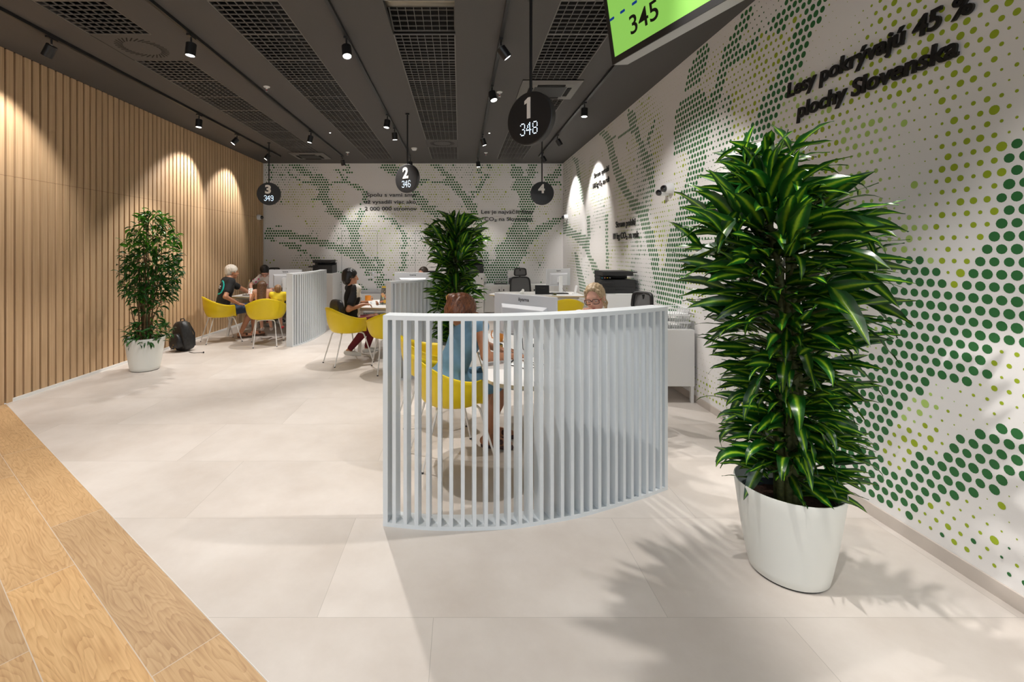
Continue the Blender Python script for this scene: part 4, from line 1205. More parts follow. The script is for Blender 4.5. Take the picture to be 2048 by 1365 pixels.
lettering([('Strom pohltí', 7.35, 1.945, 0.82, 0.135), ('10 kg CO₂ za rok', 7.48, 1.765, 1.07, 0.135)],
          'small raised black lettering about absorbed CO2, lower one on the dotted side wall', 'R', 0.008, 0.006, 0.0, 0.0014)
lettering([('Spolu s vami sme', -2.23, 2.876, 1.18, 0.125), ('už vysadili viac ako', -2.28, 2.708, 1.23, 0.125), ('2 000 000 stromov', -2.275, 2.544, 1.24, 0.125)],
          'three lines of raised black lettering about planted trees on the back wall', 'B', 0.008, 0.005, 0.0, 0.0012)
lettering([('Les je najväčší filter', 0.508, 2.468, 1.26, 0.125), ('CO₂ na Slovensku', 0.585, 2.297, 1.135, 0.125)],
          'two lines of raised black lettering about the forest filter on the back wall', 'B', 0.008, 0.005, 0.0, 0.0012)

# ------------------------------------------------------------------ security cameras
def dome_camera(p, out, label, double=False):
    t = thing('security_camera', label, 'security camera', p, 0, 'white security cameras')
    q = Vector(out).to_track_quat('Z', 'Y').to_matrix().to_4x4()
    mb = MB(); mb.lathe([(0, 0), (0.062, 0), (0.062, 0.05), (0.055, 0.06), (0.05, 0.085), (0, 0.085)], 28, X=q); mb.build('housing', M['white'], t, smooth=40)
    mb = MB(); mb.ball((0, 0, 0.095), 0.042, X=q); mb.build('dome', M['cameradome'], t, smooth=180)
    if double:
        w = q.inverted() @ Vector((-0.02, 0.10, -0.035))
        mb = MB(); mb.lathe([(0, 0.0), (0.045, 0.0), (0.045, 0.09), (0, 0.09)], 24, X=q @ Matrix.Translation((w.x, w.y, 0.0))); mb.build('second_housing', M['white'], t, smooth=40)
        mb = MB(); mb.ball((w.x, w.y, 0.105), 0.038, X=q); mb.build('second_dome', M['cameradome'], t, smooth=180)
dome_camera((XL+0.002, 10.84, 2.36), (1, -0.1, -0.05), 'white security camera with black dome on the slatted wall')
dome_camera((XR-0.004, 5.42, 2.31), (-1, -0.1, -0.1), 'white twin security camera with two black domes on the dotted wall', True)
dome_camera((XR-0.004, 10.70, 2.35), (-1, -0.1, -0.05), 'white security camera in the back right corner')

# ------------------------------------------------------------------ things on desks and cabinets
def mug(x, y, z, label, r=0.04, h=0.09, rz=0):
    t = thing('mug', label, 'mug', (x, y, z), rz)
    mb = MB(); mb.lathe([(0, 0), (r*0.85, 0), (r, h*0.3), (r, h), (r-0.004, h), (r-0.005, h*0.3), (r*0.75, 0.006), (0, 0.006)], 28); mb.build('cup', M['orange'], t, smooth=50)
    mb = MB(); mb.tube([(r-0.003, 0, h*0.8), (r+0.02, 0, h*0.82), (r+0.028, 0, h*0.5), (r+0.018, 0, h*0.22), (r-0.003, 0, h*0.25)], 0.005, n=8); mb.build('handle', M['orange'], t, smooth=60)
mug(-1.52, 7.72, 0.74, 'orange mug on the desk of the reading woman', 0.048, 0.10)
mug(0.36, 4.35, 0.74, 'orange mug on the nearest desk beside the monitor', 0.045, 0.11, R(160))
t = thing('drinking_glass', 'clear drinking glass on the left desk beside the white-haired man', 'glass', (-3.90, 8.78, 0.74))
mb = MB(); mb.lathe([(0, 0.0), (0.032, 0.0), (0.039, 0.10), (0.037, 0.10), (0.031, 0.012), (0, 0.012)], 28); mb.build('tumbler', M['glass'], t, smooth=50)
mb = MB(); mb.lathe([(0, 0.0125), (0.0305, 0.0125), (0.0332, 0.045), (0, 0.045)], 28); mb.build('water', M['glass'], t, smooth=50)
# leaflet stands
def leaflet_stand(x, y, rz, label, cols, seed):
    t = thing('leaflet_stand', label, 'leaflet stand', (x, y, 0.74), R(rz))
    mb = MB(); tilt = Matrix.Rotation(R(-14), 4, 'X')
    mb.box(-0.105, -0.002, 0.012, 0.105, 0.002, 0.30, 0, tilt); mb.box(-0.105, -0.06, 0.0, 0.105, 0.09, 0.003)
    mb.build('acrylic_holder', M['acrylic'], t)
    rr = random.Random(seed)
    mb = MB(); mb.box(-0.10, -0.0046, 0.013, 0.10, -0.0024, 0.295, 0, tilt)
    for k in range(16):
        cx, cz = rr.uniform(-.08, .08), rr.uniform(.03, .24); a = rr.uniform(.012, .03); b = rr.uniform(.012, .04); an = rr.uniform(0, 3)
        pts = [(cx+a*math.cos(q)*math.cos(an)-b*math.sin(q)*math.sin(an), cz+a*math.cos(q)*math.sin(an)+b*math.sin(q)*math.cos(an)) for q in [2*PI*i/9 for i in range(9)]]
        pts = [(max(-.098, min(.098, p[0])), max(.015, min(.29, p[1]))) for p in pts]
        y_ = -0.0048-0.0002*k
        mb.add([tuple(tilt @ Vector((p[0], y_, p[1]))) for p in pts], [tuple(range(9))], 1+k % (len(cols)-1))
    mb.box(-0.09, -0.0086, 0.262, 0.085, -0.0082, 0.288, len(cols), tilt)
    key = 'title_yellow'
    if key not in M: M[key] = mat(key, (0.65, 0.45, 0.05), 0.5)
    mb.build('leaflet', [mat('leaflet_colour', c, 0.45) for c in cols]+[M[key]], t)
CC = [(0.16, 0.15, 0.13), (0.75, 0.40, 0.22), (0.85, 0.50, 0.08), (0.10, 0.08, 0.07), (0.70, 0.30, 0.18), (0.45, 0.48, 0.40)]
leaflet_stand(-1.17, 7.30, -22, 'clear stand with an orange and brown illustrated leaflet before the reading woman', CC, 4)
leaflet_stand(-4.06, 8.86, -62, 'clear leaflet stand on the left desk in front of the white-haired man', CC[::-1], 9)
t = thing('phone', 'teal phone case lying on the middle desk', 'phone', (-0.98, 7.12, 0.74), R(70))
mb = MB(); mb.box(-0.038, -0.075, 0, 0.038, 0.075, 0.010); mb.build('case', M['teal'], t, bevel=0.004)
mb = MB(); mb.box(0.042, -0.06, 0, 0.085, 0.06, 0.003, 0, Matrix.Rotation(R(12), 4, 'Z')); mb.build('strap', M['black'], t)
# nearest desk: keyboard, mouse, card box, papers, cables
def keyboard(x, y, rz, label, z=0.74):
    t = thing('keyboard', label, 'keyboard', (x, y, z), R(rz))
    mb = MB(); mb.box(-0.21, -0.065, 0, 0.21, 0.065, 0.014); mb.build('case', M['blackmatt'], t, bevel=0.004)
    mb = MB()
    for r_ in range(5):
        for c_ in range(15): mb.box(-0.20+c_*0.027, -0.057+r_*0.0232, 0.0142, -0.20+c_*0.027+0.022, -0.057+r_*0.0232+0.019, 0.019)
    mb.build('keys', M['charcoal'], t)
keyboard(0.78, 3.98, -55, 'black keyboard on the nearest desk behind the monitor')
t = thing('card_reader', 'small black and yellow card reader on the nearest desk', 'card reader', (0.33, 3.90, 0.74), R(20))
mb = MB(); mb.box(-0.035, -0.05, 0, 0.035, 0.05, 0.02); mb.box(-0.032, 0.0, 0.02, 0.032, 0.048, 0.06); mb.build('body', M['blackmatt'], t, bevel=0.004)
mb = MB(); mb.box(-0.024, -0.004, 0.026, 0.024, -0.0005, 0.054); mb.build('display', mat('reader_display', (0.55, 0.36, 0.05), 0.4), t)
for i, (x, y, a) in enumerate(((0.42, 3.55, 20), (0.30, 4.12, -30))):
    mb = MB(); mb.box(-0.105, -0.148, 0, 0.105, 0.148, 0.0015)
    p = mb.build('paper_sheet', M['paper']); p.location = (x, y, 0.7405); p.rotation_euler = (0, 0, R(a))
    tag(p, ('white paper sheet on the nearest desk in front of the monitor', 'white paper sheet on the nearest desk close to the orange mug')[i], 'paper')
mb = MB(); mb.tube([(0.46, 3.60, 0.746), (0.41, 3.58, 0.746), (0.36, 3.42, 0.746), (0.46, 3.30, 0.746), (0.56, 3.36, 0.746), (0.50, 3.50, 0.7485), (0.62, 3.42, 0.746), (0.80, 3.30, 0.746)], 0.0035, n=6)
tag(mb.build('cable', M['blackmatt'], smooth=60), 'thin black cable curling on the nearest desk behind the divider', 'cable')
# unattended desk
t = thing('tablet', 'black tablet propped up on the unattended far right desk', 'tablet', (1.58, 8.98, 0.74), R(-4))
mb = MB(); T_ = Matrix.Rotation(R(-15), 4, 'X'); mb.box(-0.135, -0.005, 0.004, 0.135, 0.005, 0.18, 0, T_); mb.build('case', M['blackmatt'], t, bevel=0.003)
mb = MB(); mb.box(-0.125, -0.0062, 0.012, 0.125, -0.0052, 0.172, 0, T_); mb.build('screen', M['black'], t)
mb = MB(); mb.box(-0.05, 0.035, 0, 0.05, 0.09, 0.006); mb.box(-0.05, 0.036, 0.004, 0.05, 0.042, 0.13, 0, Matrix.Rotation(R(6), 4, 'X')); mb.build('prop_stand', M['blackmatt'], t)
mb = MB(); mb.ball((0, 0, 0.035), (0.045, 0.04, 0.035), 12); mb.ball((0.02, 0.0, 0.075), (0.028, 0.026, 0.03), 10)
cr = mb.build('paper_ball', M['paper'], smooth=30); cr.location = (1.19, 9.0, 0.74)
tag(cr, 'crumpled white paper lump on the unattended desk', 'paper')
keyboard(1.90, 9.12, 0, 'black keyboard on the unattended far right desk')
t = thing('desk_phone', 'white cordless phone standing on the unattended desk', 'telephone', (2.22, 9.05, 0.74), R(-10))
mb = MB(); mb.box(-0.05, -0.04, 0, 0.05, 0.05, 0.025); mb.build('cradle', M['white'], t, bevel=0.006)
mb = MB(); mb.box(-0.022, -0.012, 0.02, 0.022, 0.016, 0.17, 0, Matrix.Rotation(R(12), 4, 'Y')); mb.build('handset', M['white'], t, bevel=0.008)
mb = MB(); mb.lathe([(0, 0), (0.028, 0), (0.028, 0.035), (0, 0.035)], 20); mb.box(-0.06, -0.01, 0, -0.02, 0.01, 0.012)
tp = mb.build('tape_dispenser', mat('olive_plastic', (0.10, 0.10, 0.03), 0.4), smooth=40); tp.location = (1.80, 8.85, 0.74); tag(tp, 'small dark tape dispenser right of the black tablet', 'tape dispenser')
# letter trays on the low cabinet at the side wall
for k in range(3):
    t = thing('letter_tray', 'x', 'letter tray', (2.20, 5.03, 0.7605+0.075*k), 0, 'stack of white letter trays')
    t['label'] = 'white wire letter tray, %s of the stack on the low side cabinet' % ('bottom one', 'middle one', 'topmost')[k]
    mb = MB(); x0, x1, y0, y1 = -0.20, 0.20, -0.13, 0.13
    mb.box(x0, y0, 0, x1, y1, 0.004)
    mb.build('base', M['white'], t)
    mb = MB()
    for (a, b) in (((x0, y0), (x1, y0)), ((x1, y0), (x1, y1)), ((x1, y1), (x0, y1)), ((x0, y1), (x0, y0))):
        n = 16 if abs(a[0]-b[0]) > 0.3 else 10
        for i in range(n+1):
            x = a[0]+(b[0]-a[0])*i/n; y = a[1]+(b[1]-a[1])*i/n; s = 1.05
            mb.tube([(x*0.97, y*0.97, 0.004), (x*s, y*s, 0.062)], 0.0035, n=5)
    mb.build('bars', M['white'], t)
    mb = MB(); s = 1.05; c = [(x0*s, y0*s, 0.064), (x1*s, y0*s, 0.064), (x1*s, y1*s, 0.064), (x0*s, y1*s, 0.064), (x0*s, y0*s, 0.064)]
    mb.tube(c, 0.0055, n=6); mb.build('rim', M['white'], t)
t = thing('leaflet_holder', 'clear plastic holder standing on the low side cabinet beside the printer', 'holder', (2.33, 5.95, 0.7605))
mb = MB(); mb.box(-0.005, -0.12, 0, 0.0, 0.12, 0.30); mb.box(-0.06, -0.12, 0, -0.005, 0.12, 0.004); mb.box(-0.06, -0.12, 0, -0.056, 0.12, 0.08); mb.build('acrylic_body', M['acrylic'], t)
# back wall cabinet: carafe tray and white dispenser
t = thing('glass_tray', 'dark tray with upturned glasses on the low back cabinet', 'tray', (0.95, 10.94, 0.8005))
mb = MB(); mb.prism(round_poly([(-.16, -.10), (.16, -.10), (.16, .10), (-.16, .10)], 0.05), 0, 0.014); mb.build('tray', M['charcoal'], t, bevel=0.003)
for i, (x, y) in enumerate(((-.10, -.03), (-.02, -.04), (.06, -.03), (-.06, .04), (.10, .03))):
    mb = MB(); mb.lathe([(0.030, 0), (0.026, 0.085), (0, 0.085)], 18)
    g = mb.build('drinking_glass', M['glass'], None, smooth=50); g.location = (.95+x, 10.94+y, 0.8150)
    tag(g, ('upturned glass at the left front of the tray', 'upturned glass at the centre front of the tray', 'upturned glass at the right front of the tray', 'upturned glass at the left rear of the tray', 'upturned glass at the right rear of the tray')[i], 'glass', 'upturned glasses on the tray')
t = thing('letter_sorter', 'white letter sorter with grey slots on the low back cabinet', 'letter sorter', (1.28, 10.94, 0.8005))
mb = MB(); mb.box(-.16, -.14, 0, .16, .14, .006); mb.box(-.16, -.14, 0.006, -.152, .14, .32); mb.box(.152, -.14, 0.006, .16, .14, .32); mb.box(-.152, .13, 0.006, .152, .14, .32); mb.box(-.16, -.14, .314, .16, .14, .32); mb.box(-.152, -.138, .15, .152, -.13, .314); mb.build('case', M['white'], t)
for k in range(3):
    mb = MB(); mb.box(-.15, -.13, .04+.035*k, .15, .125, .046+.035*k); mb.build('shelf', M['silver'], t)

# ------------------------------------------------------------------ backpacks and cord
def soft_bag(parent, name, m, w, d, h, z0=0.0, seed=1, e=0.45, taper=0.75):
    rr = random.Random(seed); n, k = 28, 16; vs = []; fs = []
    for i in range(k+1):
        t = -PI/2+PI*i/k
        cz = math.copysign(abs(math.sin(t))**0.6, math.sin(t)); cr = abs(math.cos(t))**0.5
        f = (cz+1)/2
        for j in range(n):
            a = 2*PI*j/n; c, s = math.cos(a), math.sin(a)
            x = math.copysign(abs(c)**e, c)*w/2*cr*(1-(1-taper)*f**2); y = math.copysign(abs(s)**e, s)*d/2*cr*(1-(1-taper)*f**1.5*1.2)
            wv = 1+0.05*math.sin(5*a+seed+6*f)+0.03*math.sin(11*a+9*f)
            vs.append((x*wv, y*wv, z0+h*f))
    for i in range(k):
        for j in range(n): fs.append((i*n+j, i*n+(j+1) % n, (i+1)*n+(j+1) % n, (i+1)*n+j))
    mb = MB(); mb.add(vs, fs); return mb.build(name, m, parent, smooth=180)
M['nylon'] = mat('black_nylon', (0.018, 0.018, 0.019), 0.45, noise=0.4, nscale=30, bump=0.6, bscale=90)
t = thing('backpack', 'black backpack leaning on the slatted wall behind the left plant', 'backpack', (-4.36, 7.42, 0.0), R(-28))
t.rotation_euler = (R(4), R(-8), R(-28))
soft_bag(t, 'main_bag', M['nylon'], 0.34, 0.22, 0.47, 0.0, 3)
soft_bag(t, 'front_pocket', M['nylon'], 0.25, 0.14, 0.24, 0.05, 5).location = (0, -0.11, 0)
mb = MB(); mb.tube([(-0.06, 0.03, 0.45), (-0.04, 0.03, 0.50), (0.04, 0.03, 0.50), (0.06, 0.03, 0.45)], 0.008, n=8); mb.build('grab_handle', M['nylon'], t)
for s in (-1, 1):
    mb = MB(); mb.tube([(s*0.08, 0.07, 0.43), (s*0.11, 0.12, 0.25), (s*0.12, 0.09, 0.05)], 0.012, n=8); mb.build('shoulder_strap', M['nylon'], t, smooth=60)
mb = MB()
for k in range(4): mb.box(-0.06+0.035*k, -0.188, 0.06+0.03*(k % 3), -0.045+0.035*k, -0.18, 0.075+0.03*(k % 3))
mb.build('badges', mat('brass_badge', (0.45, 0.28, 0.08), 0.4, metal=0.6), t)
mb = MB(); mb.tube([(-4.22, 7.28, 0.006), (-4.10, 7.20, 0.006), (-4.0, 7.24, 0.006), (-3.95, 7.20, 0.012)], 0.004, n=6); mb.ball((-3.95, 7.20, 0.016), 0.013, 8)
tag(mb.build('cord', M['blackmatt'], smooth=60), 'short black cord on the floor beside the leaning backpack', 'cord')
t = thing('backpack', 'black backpack hung behind the woman in the black and white top', 'backpack', (-1.722, 6.533, 0.56), R(41-90))
soft_bag(t, 'main_bag', M['nylon'], 0.34, 0.10, 0.34, 0.0, 8, taper=0.9)
mb = MB(); mb.tube([(-0.10, 0.04, 0.27), (-0.06, 0.06, 0.29), (0.0, 0.06, 0.27), (0.04, 0.055, 0.2)], 0.010, n=8); mb.build('shoulder_strap', M['nylon'], t, smooth=60)
# ------------------------------------------------------------------ people: smooth blended solids
def V(*a): return np.array(a, dtype=float)
def field(prims, h, pad=0.03):
    lo = np.array([1e9]*3); hi = -lo
    def bb(p):
        if p[0] == 'c': 
            a, b, ra, rb = p[1:5]; r = max(ra, rb); return np.minimum(a, b)-r, np.maximum(a, b)+r
        c, r, Q = p[1], p[2], p[3]; e = np.abs(Q) @ r; return c-e, c+e
    for p in prims:
        if p[-1] == 'sub': continue
        a, b = bb(p); lo = np.minimum(lo, a); hi = np.maximum(hi, b)
    lo = lo-pad; hi = hi+pad; n = np.ceil((hi-lo)/h).astype(int)+1
    D = np.full(n, 1.0, dtype=np.float32)
    ax = [lo[i]+h*np.arange(n[i]) for i in range(3)]
    for p in prims:
        op = p[-1]; k = p[-2]
        a, b = bb(p); m = 0.035
        i0 = np.maximum(np.floor((a-m-lo)/h).astype(int), 0); i1 = np.minimum(np.ceil((b+m-lo)/h).astype(int)+1, n)
        if np.any(i1 <= i0): continue
        X, Y, Z = np.meshgrid(ax[0][i0[0]:i1[0]], ax[1][i0[1]:i1[1]], ax[2][i0[2]:i1[2]], indexing='ij')
        if p[0] == 'c':
            A, B, ra, rb = p[1:5]; d = B-A; L2 = max(float(d @ d), 1e-9)
            t = np.clip(((X-A[0])*d[0]+(Y-A[1])*d[1]+(Z-A[2])*d[2])/L2, 0, 1)
            q = np.sqrt((X-A[0]-t*d[0])**2+(Y-A[1]-t*d[1])**2+(Z-A[2]-t*d[2])**2)-(ra+(rb-ra)*t)
        else:
            c, r, Q = p[1], p[2], p[3]
            x, y, z = X-c[0], Y-c[1], Z-c[2]
            u = (x*Q[0, 0]+y*Q[1, 0]+z*Q[2, 0]); v = (x*Q[0, 1]+y*Q[1, 1]+z*Q[2, 1]); w = (x*Q[0, 2]+y*Q[1, 2]+z*Q[2, 2])
            k0 = np.sqrt((u/r[0])**2+(v/r[1])**2+(w/r[2])**2)+1e-9; k1 = np.sqrt((u/r[0]**2)**2+(v/r[1]**2)**2+(w/r[2]**2)**2)+1e-9
            q = k0*(k0-1)/k1
        S = D[i0[0]:i1[0], i0[1]:i1[1], i0[2]:i1[2]]
        if op == 'add':
            hh = np.maximum(k-np.abs(S-q), 0)/k; S[...] = np.minimum(S, q)-hh*hh*k*0.25
        else:
            q = -q; hh = np.maximum(k-np.abs(S-q), 0)/k; S[...] = np.maximum(S, q)+hh*hh*k*0.25
    return D, lo, ax
def nets(D, lo, h):
    D = D.copy(); s = D < 0
    nx, ny, nz = D.shape
    cnt = np.zeros((nx-1, ny-1, nz-1), np.int8)
    for dx in (0, 1):
        for dy in (0, 1):
            for dz in (0, 1): cnt += s[dx:nx-1+dx, dy:ny-1+dy, dz:nz-1+dz]
    act = (cnt > 0) & (cnt < 8); idx = np.full(act.shape, -1, np.int64)
    I, J, K = np.nonzero(act); idx[I, J, K] = np.arange(len(I))
    acc = np.zeros((len(I), 3)); num = np.zeros(len(I))
    cs = [(0,0,0),(1,0,0),(0,1,0),(1,1,0),(0,0,1),(1,0,1),(0,1,1),(1,1,1)]
    for a, b in ((0,1),(2,3),(4,5),(6,7),(0,2),(1,3),(4,6),(5,7),(0,4),(1,5),(2,6),(3,7)):
        A, B = cs[a], cs[b]
        va = D[I+A[0], J+A[1], K+A[2]]; vb = D[I+B[0], J+B[1], K+B[2]]
        m = (va < 0) != (vb < 0); t = np.where(m, va/(va-vb+1e-12), 0)
        for q in range(3): acc[:, q] += np.where(m, A[q]+t*(B[q]-A[q]), 0)
        num += m
    P = acc/num[:, None]+np.stack([I, J, K], 1); P = lo+P*h
    quads = []
    for axis in range(3):
        o = [(axis+1) % 3, (axis+2) % 3]
        sl0 = [slice(None)]*3; sl1 = [slice(None)]*3; sl0[axis] = slice(0, -1); sl1[axis] = slice(1, None)
        c = s[tuple(sl0)] != s[tuple(sl1)]
        E = np.stack(np.nonzero(c), 1)
        sh = np.array(act.shape)
        ok = np.all([(E[:, o[0]] >= 1), (E[:, o[1]] >= 1), (E[:, o[0]] < sh[o[0]]), (E[:, o[1]] < sh[o[1]])], axis=0); E = E[ok]
        d0 = np.zeros(3, int); d0[o[0]] = 1; d1 = np.zeros(3, int); d1[o[1]] = 1
        q = [idx[tuple((E-a).T)] for a in (d0+d1, d1, d0*0, d0)]
        q = np.stack(q, 1); f = s[tuple(E.T)]
        q[~f] = q[~f][:, ::-1]
        quads.append(q)
    return P, np.concatenate(quads)
def solid(name, prims, h, mats, parent, cut=None, fn=None, wob=None):
    D, lo, ax = field(prims, h)
    if cut is not None:
        X, Y, Z = np.meshgrid(*ax, indexing='ij')
        for p, n in cut: D = np.maximum(D, (X-p[0])*n[0]+(Y-p[1])*n[1]+(Z-p[2])*n[2])
    if wob is not None:
        X, Y, Z = np.meshgrid(*ax, indexing='ij'); D = D+wob(X, Y, Z)
    P, Q = nets(D, lo, h)
    # one light smoothing pass keeps the surface even
    for _ in range(2):
        acc = np.zeros_like(P); num = np.zeros(len(P))
        for i in range(4):
            a, b = Q[:, i], Q[:, (i+1) % 4]
            np.add.at(acc, a, P[b]); np.add.at(num, a, 1); np.add.at(acc, b, P[a]); np.add.at(num, b, 1)
        num[num == 0] = 1; P = P*0.55+0.45*acc/num[:, None]
    me = bpy.data.meshes.new(name)
    me.vertices.add(len(P)); me.vertices.foreach_set('co', P.astype(np.float32).ravel())
    me.loops.add(len(Q)*4); me.loops.foreach_set('vertex_index', Q.astype(np.int32).ravel())
    me.polygons.add(len(Q)); me.polygons.foreach_set('loop_start', np.arange(0, len(Q)*4, 4, dtype=np.int32)); me.polygons.foreach_set('loop_total', np.full(len(Q), 4, np.int32))
    if not isinstance(mats, (list, tuple)): mats = [mats]
    for m in mats: me.materials.append(m)
    me.update(calc_edges=True)
    me.polygons.foreach_set('use_smooth', [True]*len(Q))
    if fn is not None:
        C = P[Q].mean(1); me.polygons.foreach_set('material_index', fn(C).astype(np.int32))
    me.validate()
    return mobj(name, me, parent)
def nrm(v): return v/np.linalg.norm(v)
def cap(a, b, ra, rb, k=0.02, op='add'): return ('c', a, b, ra, rb, k, op)
def ell(c, r, Q, k=0.02, op='add'): return ('e', c, np.array(r, float), Q, k, op)

def hair_mat(name, a, b):
    m, nt, bs = nmat(name); N, L = nt.nodes, nt.links
    tc = N.new('ShaderNodeTexCoord'); sc = N.new('ShaderNodeVectorMath'); sc.operation = 'MULTIPLY'; sc.inputs[1].default_value = (170, 170, 10)
    L.new(tc.outputs['Object'], sc.inputs[0]); n = N.new('ShaderNodeTexNoise'); n.inputs['Scale'].default_value = 1; n.inputs['Detail'].default_value = 2; L.new(sc.outputs[0], n.inputs['Vector'])
    rp = N.new('ShaderNodeValToRGB'); rp.color_ramp.elements[0].position = 0.35; rp.color_ramp.elements[0].color = (*a, 1); rp.color_ramp.elements[1].position = 0.65; rp.color_ramp.elements[1].color = (*b, 1)
    L.new(n.outputs['Fac'], rp.inputs[0]); L.new(rp.outputs[0], bs.inputs['Base Color']); bs.inputs['Roughness'].default_value = 0.45
    bp = N.new('ShaderNodeBump'); bp.inputs['Strength'].default_value = 0.5; bp.inputs['Distance'].default_value = 0.003; L.new(n.outputs['Fac'], bp.inputs['Height']); L.new(bp.outputs[0], bs.inputs['Normal'])
    return m
M['eye_white'] = mat('eye_white', (0.75, 0.73, 0.70), 0.25)
M['iris'] = mat('iris', (0.04, 0.03, 0.02), 0.2)
M['lips'] = mat('lip_red', (0.5, 0.12, 0.10), 0.4)
UP = V(0, 0, 1)
def person(label, base, yaw, s, lean, head, hyaw, hpitch, skin, hair, hairfn, arms, legs, shirt=None, sleeve=0.6, shirtfn=None, pants=None, plen=(1, 1), shoes=None,
           twist=0, seat=0.455, h=0.0062, dress=False, hroll=0, glasses=None, eyes=True, finger_curl=0.5, extra=None, barefoot=False, side_lean=0.0):
    t = thing('person', label, 'person', (base[0], base[1], 0))
    O = V(base[0], base[1], 0)
    a = math.radians(yaw); F = V(math.cos(a), math.sin(a), 0); Rt = V(math.sin(a), -math.cos(a), 0)
    def W(f, r, z): return F*f+Rt*r+UP*z
    ln = math.radians(lean); U = nrm(F*math.sin(ln)+UP*math.cos(ln)+Rt*side_lean)
    tw = math.radians(twist); Ru = nrm(Rt*math.cos(tw)+F*math.sin(tw)); Fu = nrm(np.cross(U, Ru)); Ru = np.cross(Fu, U)
    QT = np.stack([Ru, Fu, U], 1); Q0 = np.stack([Rt, F, UP], 1)
    P0 = UP*(seat+0.105*s)
    waist = P0+U*0.17*s; chest = P0+U*0.36*s; shc = P0+U*0.495*s; nb = P0+U*0.56*s
    SL, SR = shc-Ru*0.165*s, shc+Ru*0.165*s
    torso = lambda e: [ell(P0+UP*0.01*s, (0.165*s+e, 0.13*s+e, 0.115*s+e), Q0, 0.04), ell(waist, (0.135*s+e, 0.10*s+e, 0.14*s+e), QT, 0.05),
                       ell(chest, (0.155*s+e, 0.108*s+e, 0.165*s+e), QT, 0.05), cap(SL, SR, 0.055*s+e, 0.055*s+e, 0.05)]
    hc = np.array(head, float)-O
    ha = math.radians(hyaw); hp = math.radians(hpitch); hr = math.radians(hroll)
    hf = V(math.cos(ha)*math.cos(hp), math.sin(ha)*math.cos(hp), math.sin(hp)); hx = V(math.sin(ha), -math.cos(ha), 0); hz = np.cross(hx, hf)
    hx, hz = hx*math.cos(hr)+hz*math.sin(hr), hz*math.cos(hr)-hx*math.sin(hr)
    QH = np.stack([hx, hf, hz], 1); hs = s if s > 0.9 else s*1.0+0.16*(1-s)+0.03
    def H(x, y, z): return hc+QH @ (V(x, y, z)*hs)
    def he(c, r, k=0.02, op='add', e=0.0): return ell(H(*c), [q*hs+e for q in r], QH, k, op)
    body = torso(0)
    body += [cap(nb-U*0.03*s, H(0, -0.02, -0.06), 0.058*s, 0.052*s, 0.03)]
    body += [he((0, -0.018, 0.03), (0.074, 0.094, 0.084), 0.03), he((0, 0.020, -0.032), (0.060, 0.070, 0.082), 0.03), he((0, 0.042, -0.082), (0.040, 0.040, 0.028), 0.03),
             cap(H(0, 0.084, 0.012), H(0, 0.106, -0.026), 0.008*hs, 0.0125*hs, 0.012), cap(H(-0.012, 0.092, -0.032), H(0.012, 0.092, -0.032), 0.009*hs, 0.009*hs, 0.008),
             cap(H(-0.034, 0.070, 0.022), H(0.034, 0.070, 0.022), 0.012*hs, 0.012*hs, 0.02),
             cap(H(-0.018, 0.082, -0.060), H(0.018, 0.082, -0.060), 0.0085*hs, 0.0085*hs, 0.01), cap(H(-0.014, 0.080, -0.071), H(0.014, 0.080, -0.071), 0.008*hs, 0.008*hs, 0.008)]
    for sx in (-1, 1):
        body += [he((sx*0.075, -0.008, -0.008), (0.010, 0.020, 0.031), 0.008), he((sx*0.036, 0.052, -0.035), (0.024, 0.026, 0.026), 0.02)]
        body += [he((sx*0.031, 0.092, -0.001), (0.016, 0.016, 0.010), 0.010, 'sub'), he((sx*0.031, 0.0755, 0.0065), (0.0155, 0.0125, 0.0070), 0.006), he((sx*0.031, 0.0745, -0.0115), (0.015, 0.011, 0.0050), 0.006)]
    armp = []
    for side, (el, wr, hd) in zip((-1, 1), arms):
        S = SL if side < 0 else SR
        el = np.array(el, float)-O; wr = np.array(wr, float)-O; hd = nrm(np.array(hd, float))
        armp.append((S, el, wr))
        body += [cap(S, el, 0.046*s, 0.037*s, 0.03), cap(el, wr, 0.038*s, 0.024*s, 0.015)]
        n = nrm(np.cross(hd, Ru*side)) if abs(hd @ Ru) < 0.9 else V(0, 0, -1)
        if n[2] > 0: n = -n
        sd = nrm(np.cross(n, hd))            # across the palm
        if sd @ (Ru*side) > 0: thumb = -sd
        else: thumb = sd
        for q in (-0.026, -0.009, 0.009, 0.026): body.append(cap(wr+sd*q*0.5*s, wr+hd*0.08*s+sd*q*s, 0.015*s, 0.011*s, 0.012))
        for i, (off, fl) in enumerate(((-0.031, 0.052), (-0.0105, 0.064), (0.0105, 0.068), (0.031, 0.060))):
            off = off*(-1 if thumb @ sd < 0 else 1)
            b0 = wr+hd*0.082*s+sd*off*s; c1 = finger_curl; d1 = nrm(hd+n*c1+sd*off*1.5); b1 = b0+d1*fl*0.5*s; d2 = nrm(hd*(1-c1*0.6)+n*(c1*1.6+0.1)); b2 = b1+d2*fl*0.5*s
            body += [cap(b0, b1, 0.0088*s, 0.0080*s, 0.003), cap(b1, b2, 0.0080*s, 0.0068*s, 0.003)]
        tb = wr+hd*0.025*s+thumb*0.024*s; t1 = tb+nrm(thumb*0.8+hd*0.8+n*0.3)*0.04*s; t2 = t1+nrm(hd+thumb*0.2+n*0.5)*0.028*s
        body += [cap(tb, t1, 0.012*s, 0.0095*s, 0.006), cap(t1, t2, 0.0095*s, 0.0075*s, 0.004)]
    legp = []
